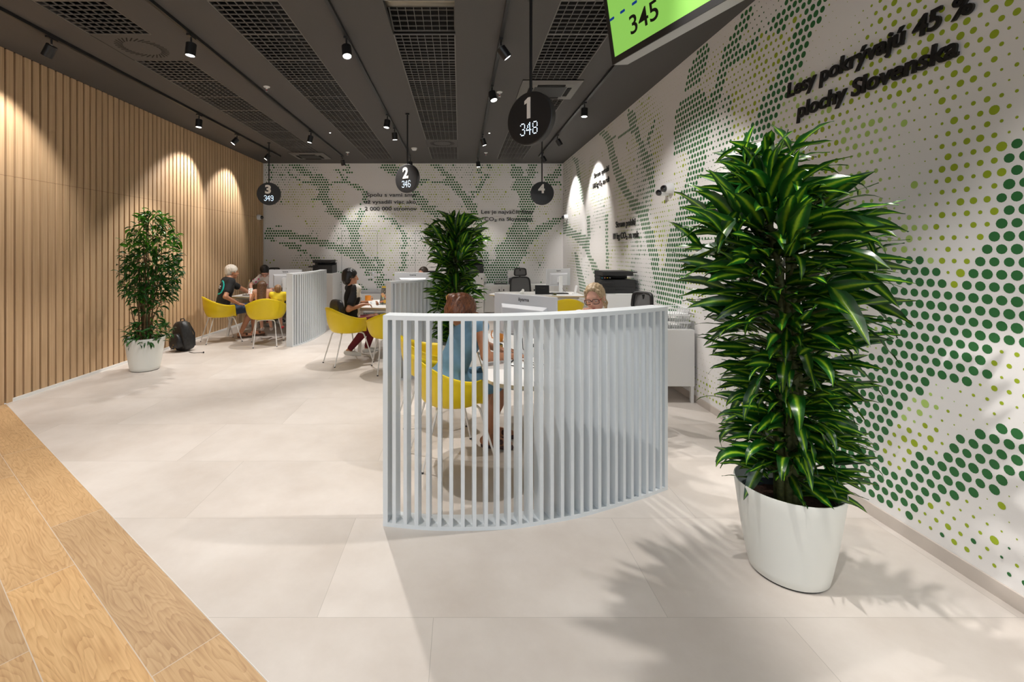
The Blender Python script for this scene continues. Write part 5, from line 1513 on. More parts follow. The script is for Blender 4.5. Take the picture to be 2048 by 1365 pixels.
    for side, (kn, an, fd) in zip((-1, 1), legs):
        hip = P0-UP*0.02*s+Rt*side*0.09*s+F*0.02*s; kn = np.array(kn, float)-O; an = np.array(an, float)-O; fd = nrm(np.array(fd, float))
        toe = an+fd*0.17*s-UP*(0.045*s)
        legp.append((hip, kn, an, fd, toe))
        body += [cap(hip, kn, 0.080*s, 0.054*s, 0.04), cap(kn, kn*0.6+an*0.4, 0.052*s, 0.054*s, 0.02), cap(kn*0.6+an*0.4, an, 0.052*s, 0.034*s, 0.02),
                 cap(an-fd*0.03*s-UP*0.03*s, an+fd*0.08*s-UP*0.035*s, 0.033*s, 0.034*s, 0.02), cap(an+fd*0.08*s-UP*0.035*s, toe, 0.034*s, 0.022*s, 0.02)]
    solid('body', body, h, skin, t)
    if shirt:
        pr = torso(0.013)
        for S, el, wr in armp:
            if sleeve > 0:
                f1 = min(sleeve, 1.0); e1 = S+(el-S)*f1
                pr.append(cap(S, e1, 0.062*s, (0.058 if sleeve < 1 else 0.05)*s, 0.03))
                if sleeve > 1: pr.append(cap(el, el+(wr-el)*min(sleeve-1, 0.95), 0.05*s, 0.036*s, 0.02))
        pr.append(cap(nb-U*0.05*s, nb-U*0.012*s, 0.085*s, 0.066*s, 0.03))
        if dress:
            for hip, kn, an, fd, toe in legp: pr.append(cap(hip, hip+(kn-hip)*0.85, 0.098*s, 0.078*s, 0.05))
            cuts = [(nb+U*0.005*s, U)]
        else:
            cuts = [(nb+U*0.01*s, U), (P0-U*0.03*s-F*0.02, -U)]
        solid('dress' if dress else 'shirt', pr, h*1.05, shirt, t, cut=cuts, fn=None if shirtfn is None else (lambda C: shirtfn(C, P0, Ru, Fu, U, s)))
    if pants:
        pr = [ell(P0+UP*0.01*s, (0.172*s+0.01, 0.137*s+0.01, 0.122*s+0.01), Q0, 0.04)]
        for i, (hip, kn, an, fd, toe) in enumerate(legp):
            L_ = plen[i]; f1 = min(L_, 1.0); pr.append(cap(hip, hip+(kn-hip)*f1, 0.094*s, (0.068 if L_ >= 1 else 0.076)*s, 0.04))
            if L_ > 1: pr += [cap(kn, kn+(an-kn)*0.45, 0.066*s, 0.064*s, 0.02), cap(kn+(an-kn)*0.45, kn+(an-kn)*min(L_-1, 0.92), 0.064*s, 0.046*s, 0.02)]
        solid('shorts' if plen[0] < 1 else 'trousers', pr, h*1.1, pants, t, cut=[(P0+UP*0.085*s, UP)])
    if shoes:
        for hip, kn, an, fd, toe in legp:
            if barefoot:
                pr = [cap(an-fd*0.035*s-UP*0.066*s, toe+fd*0.01-UP*0.03*s, 0.022*s, 0.022*s, 0.01), cap(an+fd*0.09*s-UP*0.035*s-Rt*0.03, an+fd*0.09*s-UP*0.028*s+Rt*0.03, 0.022*s, 0.022*s, 0.01)]
            else:
                pr = [cap(an-fd*0.035*s-UP*0.035*s, an+fd*0.08*s-UP*0.037*s, 0.039*s, 0.038*s, 0.02), cap(an+fd*0.08*s-UP*0.037*s, toe+UP*0.002*s, 0.038*s, 0.026*s, 0.015), cap(an-UP*0.035*s, an-UP*0.015*s, 0.039*s, 0.039*s, 0.01)]
            solid('sandal' if barefoot else 'shoe', pr, h, shoes, t, cut=[(V(0, 0, 0.002), -UP)] if an[2] < 0.12 else None)
    if hairfn:
        pr = hairfn(H, he, hs)
        rr = random.Random(len(label)); ph = rr.random()*6
        def wob(X, Y, Z):
            x = (X-hc[0])*QH[0, 0]+(Y-hc[1])*QH[1, 0]+(Z-hc[2])*QH[2, 0]; y = (X-hc[0])*QH[0, 1]+(Y-hc[1])*QH[1, 1]+(Z-hc[2])*QH[2, 1]
            return 0.0016*np.sin(x*230+ph+25*Z)+0.0013*np.sin(y*200+ph*2-20*Z)
        solid('hair', pr, h*0.8, hair, t, wob=wob)
    if eyes:
        for sx in (-1, 1):
            mb = MB(); c = H(sx*0.031, 0.0725, -0.002); mb.ball(c, 0.0115*hs, 12, 0, k=8)
            e = mb.build('eye', M['eye_white'], t, smooth=180)
            mb = MB(); mb.ball(H(sx*0.031, 0.0795, -0.0045), 0.0056*hs, 10, 0, k=6); mb.build('iris', M['iris'], e, smooth=180)
    if glasses:
        mb = MB()
        for sx in (-1, 1):
            pts = []
            for i in range(25):
                q = 2*PI*i/24; c, s_ = math.cos(q), math.sin(q)
                pts.append(H(sx*0.034+0.029*math.copysign(abs(c)**0.6, c), 0.1010-0.004*abs(c), -0.004+0.0215*math.copysign(abs(s_)**0.6, s_)))
            mb.tube(pts, 0.0026*hs, 6, 0, caps=False)
            mb.tube([H(sx*0.060, 0.096, 0.004), H(sx*0.074, 0.075, 0.004), H(sx*0.078, 0.0, 0.002)], 0.0026*hs, 6, 1)
        mb.tube([H(-0.007, 0.103, 0.002), H(0.007, 0.103, 0.002)], 0.003*hs, 6, 0)
        mb.build('glasses', glasses, t, smooth=60)
    if extra: extra(t, H, hs, O)
    return t

SK = skin_material('skin_light', (0.62, 0.33, 0.22)); SK2 = skin_material('skin_tanned', (0.46, 0.21, 0.115)); SK3 = skin_material('skin_fair', (0.70, 0.38, 0.28)); SK4 = skin_material('skin_brown', (0.36, 0.16, 0.085))
fabric = lambda n, c, ns=0.12: mat(n, c, 0.85, noise=ns, nscale=14, bump=0.35, bscale=60)

def short_hair(H, he, hs, e=0.010, low=0.0):
    return [he((0, -0.022, 0.036), (0.077, 0.096, 0.084), 0.02, e=e), he((0, -0.055, -0.015), (0.066, 0.055, 0.07), 0.02, e=e*0.5),
            he((0, 0.095, -0.055), (0.085, 0.085, 0.105), 0.01, 'sub'), he((0.08, 0.02, -0.05), (0.035, 0.035, 0.05), 0.01, 'sub'), he((-0.08, 0.02, -0.05), (0.035, 0.035, 0.05), 0.01, 'sub')]
# 1. white-haired man
def man_shirt(C, P0, Ru, Fu, U, s):
    q = C-P0; x = q @ Ru; y = q @ Fu; z = q @ U
    r = np.sqrt((x-0.00)**2+(z-0.37)**2)
    m = np.zeros(len(C), int)
    m[(y < -0.02) & (r > 0.105) & (r < 0.128) & (x > -0.09)] = 1
    m[(y < -0.02) & (np.abs(x-0.02) < 0.035) & ((np.abs(z-0.39) < 0.008) | (np.abs(z-0.36) < 0.008))] = 2
    return m
B = (-4.16, 8.15)
person('white-haired man in a black T-shirt and blue shorts on a yellow chair', B, 42, 1.0, 13, (-4.045, 8.30, 1.205), 38, -6, SK2,
       hair_mat('hair_white', (0.50, 0.44, 0.36), (0.82, 0.76, 0.68)), lambda H, he, hs: short_hair(H, he, hs, 0.014),
       [((-3.98, 8.62, 0.86), (-3.83, 8.66, 0.765), (0.9, 0.25, -0.02)), ((-3.98, 7.93, 0.80), (-3.84, 8.13, 0.655), (0.8, 0.6, -0.2))],
       [((-3.78, 8.55, 0.56), (-3.80, 8.62, 0.10), (0.75, 0.6, 0)), ((-3.72, 8.40, 0.56), (-3.95, 8.42, 0.10), (0.8, 0.45, 0))],
       shirt=[fabric('black_tshirt', (0.010, 0.010, 0.011)), mat('teal_print', (0.0, 0.50, 0.46), 0.6), mat('white_print', (0.75, 0.75, 0.75), 0.6)], sleeve=0.62, shirtfn=man_shirt,
       pants=fabric('navy_shorts', (0.03, 0.05, 0.09)), plen=(0.86, 0.86), shoes=mat('brown_sandal', (0.07, 0.035, 0.02), 0.6), barefoot=True, finger_curl=0.35)
# 2. girl with long hair
def girl_hair(H, he, hs):
    return [he((0, -0.022, 0.034), (0.078, 0.096, 0.086), 0.02, e=0.012), he((0, 0.095, -0.05), (0.07, 0.075, 0.10), 0.01, 'sub'),
            cap(H(0, -0.07, 0.02), H(0, -0.11, -0.30), 0.07*hs, 0.055*hs, 0.03), cap(H(-0.05, -0.06, 0.0), H(-0.06, -0.09, -0.27), 0.045*hs, 0.035*hs, 0.03), cap(H(0.05, -0.06, 0.0), H(0.06, -0.09, -0.27), 0.045*hs, 0.035*hs, 0.03)]
person('girl with long brown hair seen from behind on the yellow chair', (-3.39, 8.02), 110, 0.70, 10, (-3.42, 8.09, 0.955), 105, -14, SK,
       hair_mat('hair_brown', (0.05, 0.022, 0.010), (0.16, 0.075, 0.035)), girl_hair,
       [((-3.62, 8.10, 0.72), (-3.70, 8.26, 0.80), (-0.2, 1, 0.2)), ((-3.22, 8.12, 0.74), (-3.25, 8.30, 0.76), (-0.3, 1, 0))],
       [((-3.55, 8.32, 0.50), (-3.56, 8.40, 0.20), (-0.2, 1, 0)), ((-3.42, 8.34, 0.50), (-3.40, 8.42, 0.20), (-0.2, 1, 0))],
       shirt=fabric('peach_top', (0.62, 0.33, 0.22)), sleeve=0.0, pants=fabric('girl_shorts', (0.2, 0.05, 0.06)), plen=(0.8, 0.8), shoes=mat('pale_shoe', (0.6, 0.5, 0.45), 0.6), h=0.006, eyes=False)
# 3. little boy in yellow
def boy_print(C, P0, Ru, Fu, U, s):
    q = C-P0; x = q @ Ru; z = q @ U; y = q @ Fu
    return ((y < 0) & (np.abs(z-0.30*s/0.62*0.62) < 0.035) & (np.abs(x) < 0.07) & (np.sin(x*260)*np.sin(z*300+x*90) > 0.25)).astype(int)
person('little boy in a yellow T-shirt seen from behind beside the girl', (-3.14, 8.06), 100, 0.62, 6, (-3.155, 8.10, 0.905), 118, -6, SK,
       hair_mat('hair_light_brown', (0.16, 0.085, 0.04), (0.34, 0.19, 0.09)), lambda H, he, hs: short_hair(H, he, hs, 0.005),
       [((-3.27, 8.22, 0.66), (-3.26, 8.36, 0.72), (0, 1, 0)), ((-2.99, 8.20, 0.66), (-3.03, 8.36, 0.72), (0, 1, 0))],
       [((-3.22, 8.34, 0.49), (-3.22, 8.44, 0.22), (-0.1, 1, 0)), ((-3.08, 8.34, 0.49), (-3.06, 8.44, 0.22), (0.1, 1, 0))],
       shirt=[fabric('yellow_tshirt', (0.80, 0.62, 0.03)), mat('dark_print', (0.25, 0.22, 0.05), 0.8)], sleeve=0.7, shirtfn=boy_print, pants=fabric('boy_shorts', (0.04, 0.05, 0.10)), plen=(0.8, 0.8),
       shoes=mat('red_shoe', (0.55, 0.02, 0.03), 0.5), h=0.006, eyes=False)
# 4. bent staff member at the left desk
def floral(C, P0, Ru, Fu, U, s):
    return (np.sin(C[:, 0]*60+3)*np.sin(C[:, 2]*55+1)*np.sin(C[:, 1]*50) > 0.42).astype(int)
person('dark-haired person bent over the left desk in a pink and white patterned shirt', (-4.12, 10.14), 285, 0.98, 20, (-4.13, 9.88, 1.145), 290, -48, SK3,
       hair_mat('hair_black', (0.003, 0.002, 0.002), (0.012, 0.009, 0.008)), lambda H, he, hs: short_hair(H, he, hs, 0.014),
       [((-3.84, 9.86, 0.86), (-3.92, 9.66, 0.775), (-0.6, -0.8, 0)), ((-4.42, 9.86, 0.86), (-4.30, 9.64, 0.775), (0.5, -0.8, 0))],
       [((-3.94, 9.72, 0.55), (-3.95, 9.62, 0.10), (0.2, -1, 0)), ((-4.22, 9.72, 0.55), (-4.22, 9.62, 0.10), (-0.1, -1, 0))],
       shirt=[fabric('patterned_shirt', (0.62, 0.58, 0.55)), mat('pink_flower', (0.62, 0.10, 0.22), 0.8)], sleeve=0.6, shirtfn=floral, pants=fabric('wine_trousers_staff', (0.16, 0.008, 0.025)), plen=(1.9, 1.9),
       shoes=mat('grey_shoe', (0.35, 0.35, 0.34), 0.6), glasses=[M['black'], M['black']], eyes=False)
# 5. woman reading
def top_fn(C, P0, Ru, Fu, U, s):
    q = C-P0; y = q @ Fu; x = q @ Ru; z = q @ U
    m = np.where(y > -0.035, 1, 0)
    m[(x > 0.13) & (z < 0.37)] = 0
    m[(x > 0.10) & (y < -0.02)] = 0
    m[(y > 0.085) & (z > 0.12) & (z < 0.46) & (np.sin(z*95+x*60)*np.sin(x*85-z*20) > 0.12)] = 0
    return m
def bob(H, he, hs):
    return [he((0, -0.022, 0.034), (0.080, 0.098, 0.086), 0.02, e=0.014), he((0, -0.05, -0.04), (0.078, 0.062, 0.070), 0.03, e=0.012),
            he((0, 0.105, -0.06), (0.075, 0.080, 0.115), 0.01, 'sub'), he((0.085, 0.04, -0.05), (0.03, 0.04, 0.06), 0.01, 'sub'), he((-0.085, 0.04, -0.05), (0.03, 0.04, 0.06), 0.01, 'sub'),
            cap(H(0.06, -0.035, 0.02), H(0.068, -0.02, -0.075), 0.025*hs, 0.013*hs, 0.02), cap(H(-0.06, -0.035, 0.02), H(-0.068, -0.02, -0.075), 0.025*hs, 0.013*hs, 0.02)]
def held_card(c, rz, rx, w, l, label, cols):
    mb = MB(); X = Matrix.Rotation(R(rz), 4, 'Z') @ Matrix.Rotation(R(rx), 4, 'X')
    mb.box(-w/2, -l/2, 0, w/2, l/2, 0.002, 0, X)
    for k in range(4): mb.box(-w*0.32+0.2*w*(k % 2), -l*0.35+l*0.18*k, 0.0021, -w*0.05+0.2*w*(k % 2), -l*0.24+l*0.18*k, 0.0026, 1+k % 2, X)
    o = mb.build('held_card', [M['paper']]+cols); o.location = c; tag(o, label, 'card')
held_card((-1.245, 6.625, 0.845), 20, 35, 0.10, 0.07, 'small folded white card in the hands of the reading woman', [M['logo'], M['paper']])
held_card((-3.735, 8.34, 0.86), 20, 60, 0.07, 0.11, 'white card with coloured marks in the left hand of the girl', [M['red'], M['dot_olive']])
W2 = person('woman with black bobbed hair reading, in a black and white top and wine-red trousers', (-1.56, 6.71), 30, 0.97, 3, (-1.565, 6.70, 1.205), 10, -4, SK2,
       hair_mat('hair_dark', (0.003, 0.002, 0.002), (0.014, 0.010, 0.009)), bob,
       [((-1.50, 6.92, 0.80), (-1.30, 6.82, 0.835), (1, -0.4, 0.05)), ((-1.53, 6.42, 0.775), (-1.36, 6.58, 0.825), (1, 0.25, 0.02))],
       [((-1.24, 6.92, 0.60), (-1.40, 7.02, 0.12), (0.8, 0.5, 0)), ((-1.22, 6.78, 0.61), (-1.62, 6.80, 0.13), (0.9, 0.1, -0.12))],
       shirt=[fabric('black_top', (0.008, 0.008, 0.009)), fabric('cream_front', (0.70, 0.66, 0.60))], sleeve=0.72, shirtfn=top_fn,
       pants=fabric('wine_trousers', (0.12, 0.006, 0.012)), plen=(1.92, 1.92), shoes=mat('white_sneaker', (0.72, 0.70, 0.66), 0.6), finger_curl=0.75)
# 6. staff member behind the middle monitor
person('person with short dark hair mostly hidden behind the middle monitor', (-0.62, 8.45), 250, 0.98, 14, (-0.655, 8.32, 1.165), 235, -38, SK3,
       hair_mat('hair_dark_short', (0.02, 0.012, 0.008), (0.07, 0.045, 0.03)), lambda H, he, hs: [he((0, -0.035, 0.034), (0.077, 0.088, 0.080), 0.02, e=0.008), he((0, 0.10, 0.0), (0.085, 0.085, 0.14), 0.01, 'sub')],
       [((-0.42, 8.22, 0.86), (-0.50, 8.05, 0.775), (-0.3, -1, 0)), ((-0.90, 8.25, 0.86), (-0.82, 8.08, 0.775), (0.3, -1, 0))],
       [((-0.55, 8.05, 0.55), (-0.55, 7.95, 0.10), (0, -1, 0)), ((-0.80, 8.05, 0.55), (-0.82, 7.95, 0.10), (0, -1, 0))],
       shirt=fabric('white_shirt', (0.65, 0.65, 0.66)), sleeve=1.8, pants=fabric('dark_trousers', (0.03, 0.03, 0.035)), plen=(1.9, 1.9), shoes=mat('black_shoe', (0.02, 0.02, 0.02), 0.5), h=0.0075)
# 7. woman in the blue dress, back to the camera
def bun(H, he, hs):
    return [he((0, -0.022, 0.036), (0.082, 0.100, 0.088), 0.02, e=0.014), he((0, -0.065, -0.02), (0.080, 0.060, 0.075), 0.03, e=0.014), he((-0.01, -0.125, 0.045), (0.045, 0.030, 0.038), 0.02, e=0.006),
            cap(H(0.072, -0.04, 0.03), H(0.085, -0.03, -0.06), 0.022*hs, 0.012*hs, 0.02), cap(H(-0.072, -0.04, 0.03), H(-0.088, -0.05, -0.07), 0.026*hs, 0.014*hs, 0.02), cap(H(-0.05, -0.09, 0.05), H(-0.075, -0.11, -0.03), 0.024*hs, 0.012*hs, 0.02),
            he((0, 0.105, -0.055), (0.075, 0.080, 0.11), 0.01, 'sub')]
def grip(t, H, hs, O):
    mb = MB()
    for a, b in ((-0.09, -0.03), (-0.03, -0.085)): pass
    mb.tube([H(-0.085, -0.130, 0.075), H(-0.045, -0.158, 0.045), H(-0.01, -0.162, 0.020)], 0.004*hs, 8); mb.build('hair_clip', mat('clip_amber', (0.55, 0.25, 0.06), 0.3), t, smooth=60)
    mb = MB(); pts = []
    for i in range(13):
        q = PI*0.15+PI*1.1*i/12; pts.append(tuple(V(0.165*math.cos(q+math.radians(21)+PI/2-PI/2*0), 0.150*math.sin(q+math.radians(21)+PI/2-PI/2*0), 0.72)*V(1, 1, 1)))
person('auburn-haired woman in a blue sleeveless dress sitting behind the nearest divider', (-0.12, 3.59), 18, 1.02, 27, (0.02, 3.66, 1.105), 25, -30, SK4,
       hair_mat('hair_auburn', (0.055, 0.015, 0.006), (0.22, 0.075, 0.028)), bun,
       [((0.13, 3.88, 0.83), (0.33, 3.80, 0.775), (0.9, -0.2, 0)), ((0.19, 3.40, 0.81), (0.40, 3.56, 0.775), (1, 0.1, 0))],
       [((0.30, 3.86, 0.56), (0.26, 3.90, 0.10), (1, 0.1, 0)), ((0.33, 3.66, 0.56), (0.22, 3.72, 0.10), (1, -0.1, 0))],
       shirt=fabric('blue_dress', (0.13, 0.25, 0.36)), sleeve=0.0, dress=True, shoes=mat('dark_sandal', (0.05, 0.02, 0.02), 0.5), barefoot=True, finger_curl=0.3, extra=grip, h=0.0065)
# 8. blonde woman with glasses
def pony(H, he, hs):
    return [he((0, -0.024, 0.034), (0.077, 0.096, 0.086), 0.02, e=0.009), he((0, -0.055, -0.015), (0.068, 0.056, 0.06), 0.02, e=0.006), he((0, 0.110, -0.018), (0.084, 0.086, 0.124), 0.008, 'sub'),
            cap(H(0.060, 0.050, 0.075), H(0.080, 0.020, -0.060), 0.010*hs, 0.005*hs, 0.012), cap(H(-0.062, 0.045, 0.070), H(-0.082, 0.020, -0.070), 0.014*hs, 0.006*hs, 0.012),
            cap(H(-0.02, -0.115, -0.02), H(-0.03, -0.150, -0.10), 0.032*hs, 0.022*hs, 0.02), cap(H(-0.03, -0.150, -0.10), H(-0.03, -0.14, -0.18), 0.022*hs, 0.008*hs, 0.02)]
def pearls(t, H, hs, O):
    for sx in (-1, 1):
        mb = MB(); mb.ball(H(sx*0.082, 0.0, -0.042), 0.006*hs, 10, 0, k=8); mb.build('earring', mat('pearl', (0.8, 0.77, 0.7), 0.15), t, smooth=180)
    mb = MB()
    mb.tube([H(-0.016, 0.093, -0.064), H(0, 0.097, -0.0635), H(0.016, 0.093, -0.064)], [0.003*hs, 0.0055*hs, 0.003*hs], 8); mb.build('lips', M['lips'], t, smooth=60)
person('blonde woman with black and red glasses resting her hand at her mouth', (1.37, 4.21), 212, 0.98, 30, (1.160, 4.02, 1.175), 238, -14, SK3,
       hair_mat('hair_blonde', (0.30, 0.19, 0.09), (0.62, 0.47, 0.29)), pony,
       [((1.15, 3.86, 0.80), (0.92, 3.78, 0.775), (-1, 0.2, 0)), ((0.93, 4.02, 0.775), (1.045, 3.93, 0.985), (0.05, -0.05, 0.9))],
       [((0.98, 3.85, 0.55), (1.0, 3.8, 0.10), (-1, -0.2, 0)), ((0.92, 4.05, 0.55), (0.92, 4.05, 0.10), (-1, 0, 0))],
       shirt=fabric('white_blouse', (0.70, 0.68, 0.68)), sleeve=0.7, pants=fabric('grey_trousers', (0.10, 0.10, 0.11)), plen=(1.9, 1.9), shoes=mat('beige_shoe', (0.4, 0.3, 0.22), 0.6),
       glasses=[M['black'], mat('red_temple', (0.45, 0.01, 0.02), 0.35)], finger_curl=0.9, extra=pearls, h=0.0052, hroll=-8)
# ------------------------------------------------------------------ potted plants
def planter(x, y, label, rz=0):
    t = thing('potted_plant', label, 'plant', (x, y, 0), R(rz), None)
    mb = MB()
    prof = [(0.0, 0.006), (0.160, 0.006), (0.168, 0.012), (0.176, 0.05), (0.196, 0.16), (0.213, 0.28), (0.226, 0.38), (0.2325, 0.429), (0.2315, 0.434), (0.2275, 0.434), (0.2255, 0.429), (0.219, 0.38), (0.206, 0.30), (0.202, 0.26)]
    mb.lathe(prof, 64); mb.build('pot', M['pot'], t, smooth=50)
    mb = MB(); mb.lathe([(0, 0), (0.158, 0), (0.158, 0.006), (0, 0.006)], 48); mb.build('base_ring', M['black'], t)
    mb = MB(); mb.lathe([(0.186, 0.24), (0.196, 0.365), (0.190, 0.367), (0.180, 0.30)], 48); mb.build('inner_liner', M['innerpot'], t, smooth=60)
    mb = MB(); rr = random.Random(5); n = 40; vs = [(0, 0, 0.335)]; fs = []
    for i in range(1, 9):
        for j in range(n):
            a = 2*PI*j/n; r = 0.186*i/8; vs.append((r*math.cos(a), r*math.sin(a), 0.332+rr.uniform(-0.006, 0.007)))
    for j in range(n): fs.append((0, 1+j, 1+(j+1) % n))
    for i in range(7):
        for j in range(n): fs.append((1+i*n+j, 1+(i+1)*n+j, 1+(i+1)*n+(j+1) % n, 1+i*n+(j+1) % n))
    mb.add(vs, fs); mb.build('soil', M['soil'], t, smooth=180)
    return t
class Leaves:
    def __init__(self): self.v = []; self.f = []; self.a = []; self.t = []
    def leaf(self, p, d, L, w, droop, roll=0.0, fold=0.25, wave=0.0, tint=0.5, tw=0.0, twist=0.0, seg=9, ph=0.0, curl=1.6):
        """p base, d unit direction, bends downwards by droop radians along its length"""
        p = np.array(p, float); d = nrm(np.array(d, float)); side = np.cross(d, UP)
        if np.linalg.norm(side) < 1e-3: side = V(1, 0, 0)
        side = nrm(side); o = len(self.v); cur = p.copy(); dirv = d.copy()
        horiz = nrm(np.cross(UP, side))*1.0
        if horiz @ d < 0 and abs(d[2]) < 0.99: horiz = -horiz
        ang0 = math.atan2(d[2], max(np.linalg.norm(d[:2]), 1e-6))
        for i in range(seg+1):
            u = i/seg
            ang = ang0-droop*u**curl
            dirv = horiz*math.cos(ang)+UP*math.sin(ang)
            up = nrm(np.cross(side, dirv)); rl = roll+twist*u
            s2 = side*math.cos(rl)+up*math.sin(rl); u2 = up*math.cos(rl)-side*math.sin(rl)
            ww = w*(math.sin(PI*min(1, 0.10+0.90*u)**0.85)**0.75 if u < 1 else 0.0)
            ww = w*(min(1, (u/0.32))**0.6*(1-max(0, (u-0.30)/0.70)**1.9)*(1-0.0)+0.06*(1-u)) if u < 1 else w*0.01
            for k, c in enumerate((-1, -0.55, -0.18, 0, 0.18, 0.55, 1)):
                wv = wave*math.sin(u*17+ph+(1.3 if c > 0 else 0))*abs(c)**2
                q = cur+s2*c*ww/2+u2*(abs(c)*fold*ww/2+wv)
                self.v.append(tuple(q)); self.a.append(c); self.t.append(tint)
            cur = cur+dirv*(L/seg)
        for i in range(seg):
            for k in range(6): a = o+i*7+k; self.f.append((a, a+1, a+8, a+7))
    def build(self, name, m, parent, kind=None):
        me = bpy.data.meshes.new(name); me.from_pydata(self.v, [], self.f); me.materials.append(m)
        for nm, arr in (('across', self.a), ('tint', self.t)):
            at = me.attributes.new(nm, 'FLOAT', 'POINT'); at.data.foreach_set('value', arr)
        me.polygons.foreach_set('use_smooth', [True]*len(self.f)); me.update()
        return mobj(name, me, parent)
def interp(tab, z):
    for (a, ra), (b, rb) in zip(tab, tab[1:]):
        if a <= z <= b: return ra+(rb-ra)*(z-a)/(b-a)
    return tab[-1][1]
def dracaena(x, y, label, top, seed, n, env, scale=1.0, keep=None, toff=(0, 0)):
    t = planter(x, y, label)
    rr = random.Random(seed); canes = []
    for i in range(6):
        a = 2*PI*i/6+rr.uniform(-.3, .3); r = rr.uniform(0.02, 0.06)
        canes.append((r*math.cos(a), r*math.sin(a), (0.55+0.45*i/5)*(top-0.40) if i else top-0.32))
    for i, (cx, cy, h_) in enumerate(canes):
        e = 0.9 if i else 0.0
        ex_, ey_ = (cx*0.9, cy*0.9) if i else toff
        mb = MB(); mb.tube([(cx, cy, 0.325), (cx*1.1, cy*1.1, h_*0.5), (ex_, ey_, h_)], [0.018, 0.016, 0.012], n=10)
        mb.build('cane', M['cane'], t, smooth=60)
    lv = Leaves()
    def put(p, d, L, w, dr, roll, fold, wave, tint, tw, ph):
        if keep is not None:
            e = V(*p)+nrm(V(d[0], d[1], 0.001))*L*1.02
            if not keep(e[0], e[1], p[2]): return
        lv.leaf(p, d, L, w, dr, roll, fold, wave, tint, twist=tw, ph=ph)
    for i in range(n):
        z = 0.44+(top-0.52)*(i+rr.random())/n
        R_ = interp(env, z)*(rr.uniform(0.90, 1.04) if rr.random() < 0.56 else rr.uniform(0.4, 0.85))
        a = i*2.39996+rr.uniform(-1.2, 1.2)
        up_ = z > top-0.55
        L = rr.uniform(0.20, 0.27) if z < 1.2 else rr.uniform(0.24, 0.34)
        L = min(L, R_*1.1)
        el = rr.uniform(-0.05, 0.55) if not up_ else rr.uniform(0.2, 1.0)
        dr = rr.uniform(0.15, 0.8) if not up_ else rr.uniform(0.3, 1.3)
        if rr.random() < 0.10: el = rr.uniform(-1.0, -0.2)
        r0 = max(0.025, R_-L*math.cos(el)*0.96)
        d = V(math.cos(a)*math.cos(el), math.sin(a)*math.cos(el), math.sin(el))
        tx, ty = (toff[0]*max(0, (z-1.2)), toff[1]*max(0, (z-1.2)))
        ww = L*rr.uniform(0.19, 0.25)*scale
        put((tx+r0*math.cos(a), ty+r0*math.sin(a), z-L*math.sin(el)*0.5), d, L, ww, dr, rr.uniform(-.9, .9), rr.uniform(.05, .4), rr.uniform(0.001, 0.007), rr.random()**1.5, rr.uniform(-1.3, 1.3), rr.uniform(0, 6))
    for i in range(n//5):      # arching leaves close to the canes
        z = 0.50+(top-0.80)*(i+rr.random())/(n//5); a = i*2.39996+rr.uniform(-.6, .6); r0 = rr.uniform(0.05, 0.17); el = rr.uniform(0.1, 1.1); L = rr.uniform(0.20, 0.28)
        d = V(math.cos(a)*math.cos(el), math.sin(a)*math.cos(el), math.sin(el))
        put((r0*math.cos(a), r0*math.sin(a), z), d, L, L*rr.uniform(0.2, 0.25)*scale, rr.uniform(1.5, 2.6), rr.uniform(-.5, .5), rr.uniform(.1, .3), rr.uniform(0.001, 0.005), rr.random()**1.5, rr.uniform(-.8, .8), rr.uniform(0, 6))
    # petioles that carry the outer leaves
    mb = MB()
    for i in range(140):
        z = 0.5+(top-0.75)*(i+rr.random())/140; a = i*2.4; r1 = max(0.03, interp(env, z)*0.42)
        if keep is not None and not keep(r1*math.cos(a), r1*math.sin(a), z): continue
        mb.tube([(0.03*math.cos(a), 0.03*math.sin(a), z-0.07), (r1*0.6*math.cos(a), r1*0.6*math.sin(a), z-0.03), (r1*math.cos(a), r1*math.sin(a), z)], [0.009, 0.007, 0.004], n=5)
    mb.build('side_shoots', M['cane'], t, smooth=60)
    cx, cy = toff
    for i in range(22):
        a = i*2.4+0.4; el = 1.46-0.062*i; L = rr.uniform(0.27, 0.36) if i > 3 else 0.34
        d = V(math.cos(a)*math.cos(el), math.sin(a)*math.cos(el), math.sin(el))
        put((cx+0.012*math.cos(a), cy+0.012*math.sin(a), top-0.35-0.010*i), d, L, rr.uniform(0.060, 0.078)*scale, 0.08+0.07*i, rr.uniform(-.4, .4), 0.22, 0.005, 0.35+0.6*rr.random(), rr.uniform(-.6, .6), rr.uniform(0, 6))
    lv.build('foliage', M['dracaena'], t)
    return t
ENV1 = [(0.3, 0.26), (0.55, 0.33), (0.75, 0.30), (0.95, 0.33), (1.15, 0.40), (1.35, 0.47), (1.55, 0.47), (1.75, 0.44), (1.88, 0.34), (2.02, 0.22), (2.3, 0.2)]
dracaena(1.62, 2.31, 'tall striped-leaf plant in a large white pot beside the dotted side wall', 2.20, 21, 700, ENV1, toff=(-0.12, 0.0))
ENV2 = [(0.3, 0.25), (0.9, 0.34), (1.1, 0.42), (1.3, 0.36), (1.5, 0.34), (1.7, 0.44), (1.85, 0.44), (2.0, 0.30), (2.3, 0.2)]
D2P = [(-.83, 5.61), (-.56, 5.82), (-.31, 6.09), (-.02, 6.49), (.18, 6.98), (.264, 7.48)]
def clear_of_divider(px, py, z):
    if z > 1.45: return True
    X_, Y_ = px-0.06, py+5.84
    for (xa, ya), (xb, yb) in zip(D2P, D2P[1:]):
        if xa <= X_ <= xb: return Y_ < ya+(yb-ya)*(X_-xa)/(xb-xa)-0.02
    return X_ > 0
dracaena(-0.06, 5.84, 'striped-leaf potted plant behind the seated auburn-haired woman', 2.12, 33, 480, ENV2, 1.15, keep=clear_of_divider)
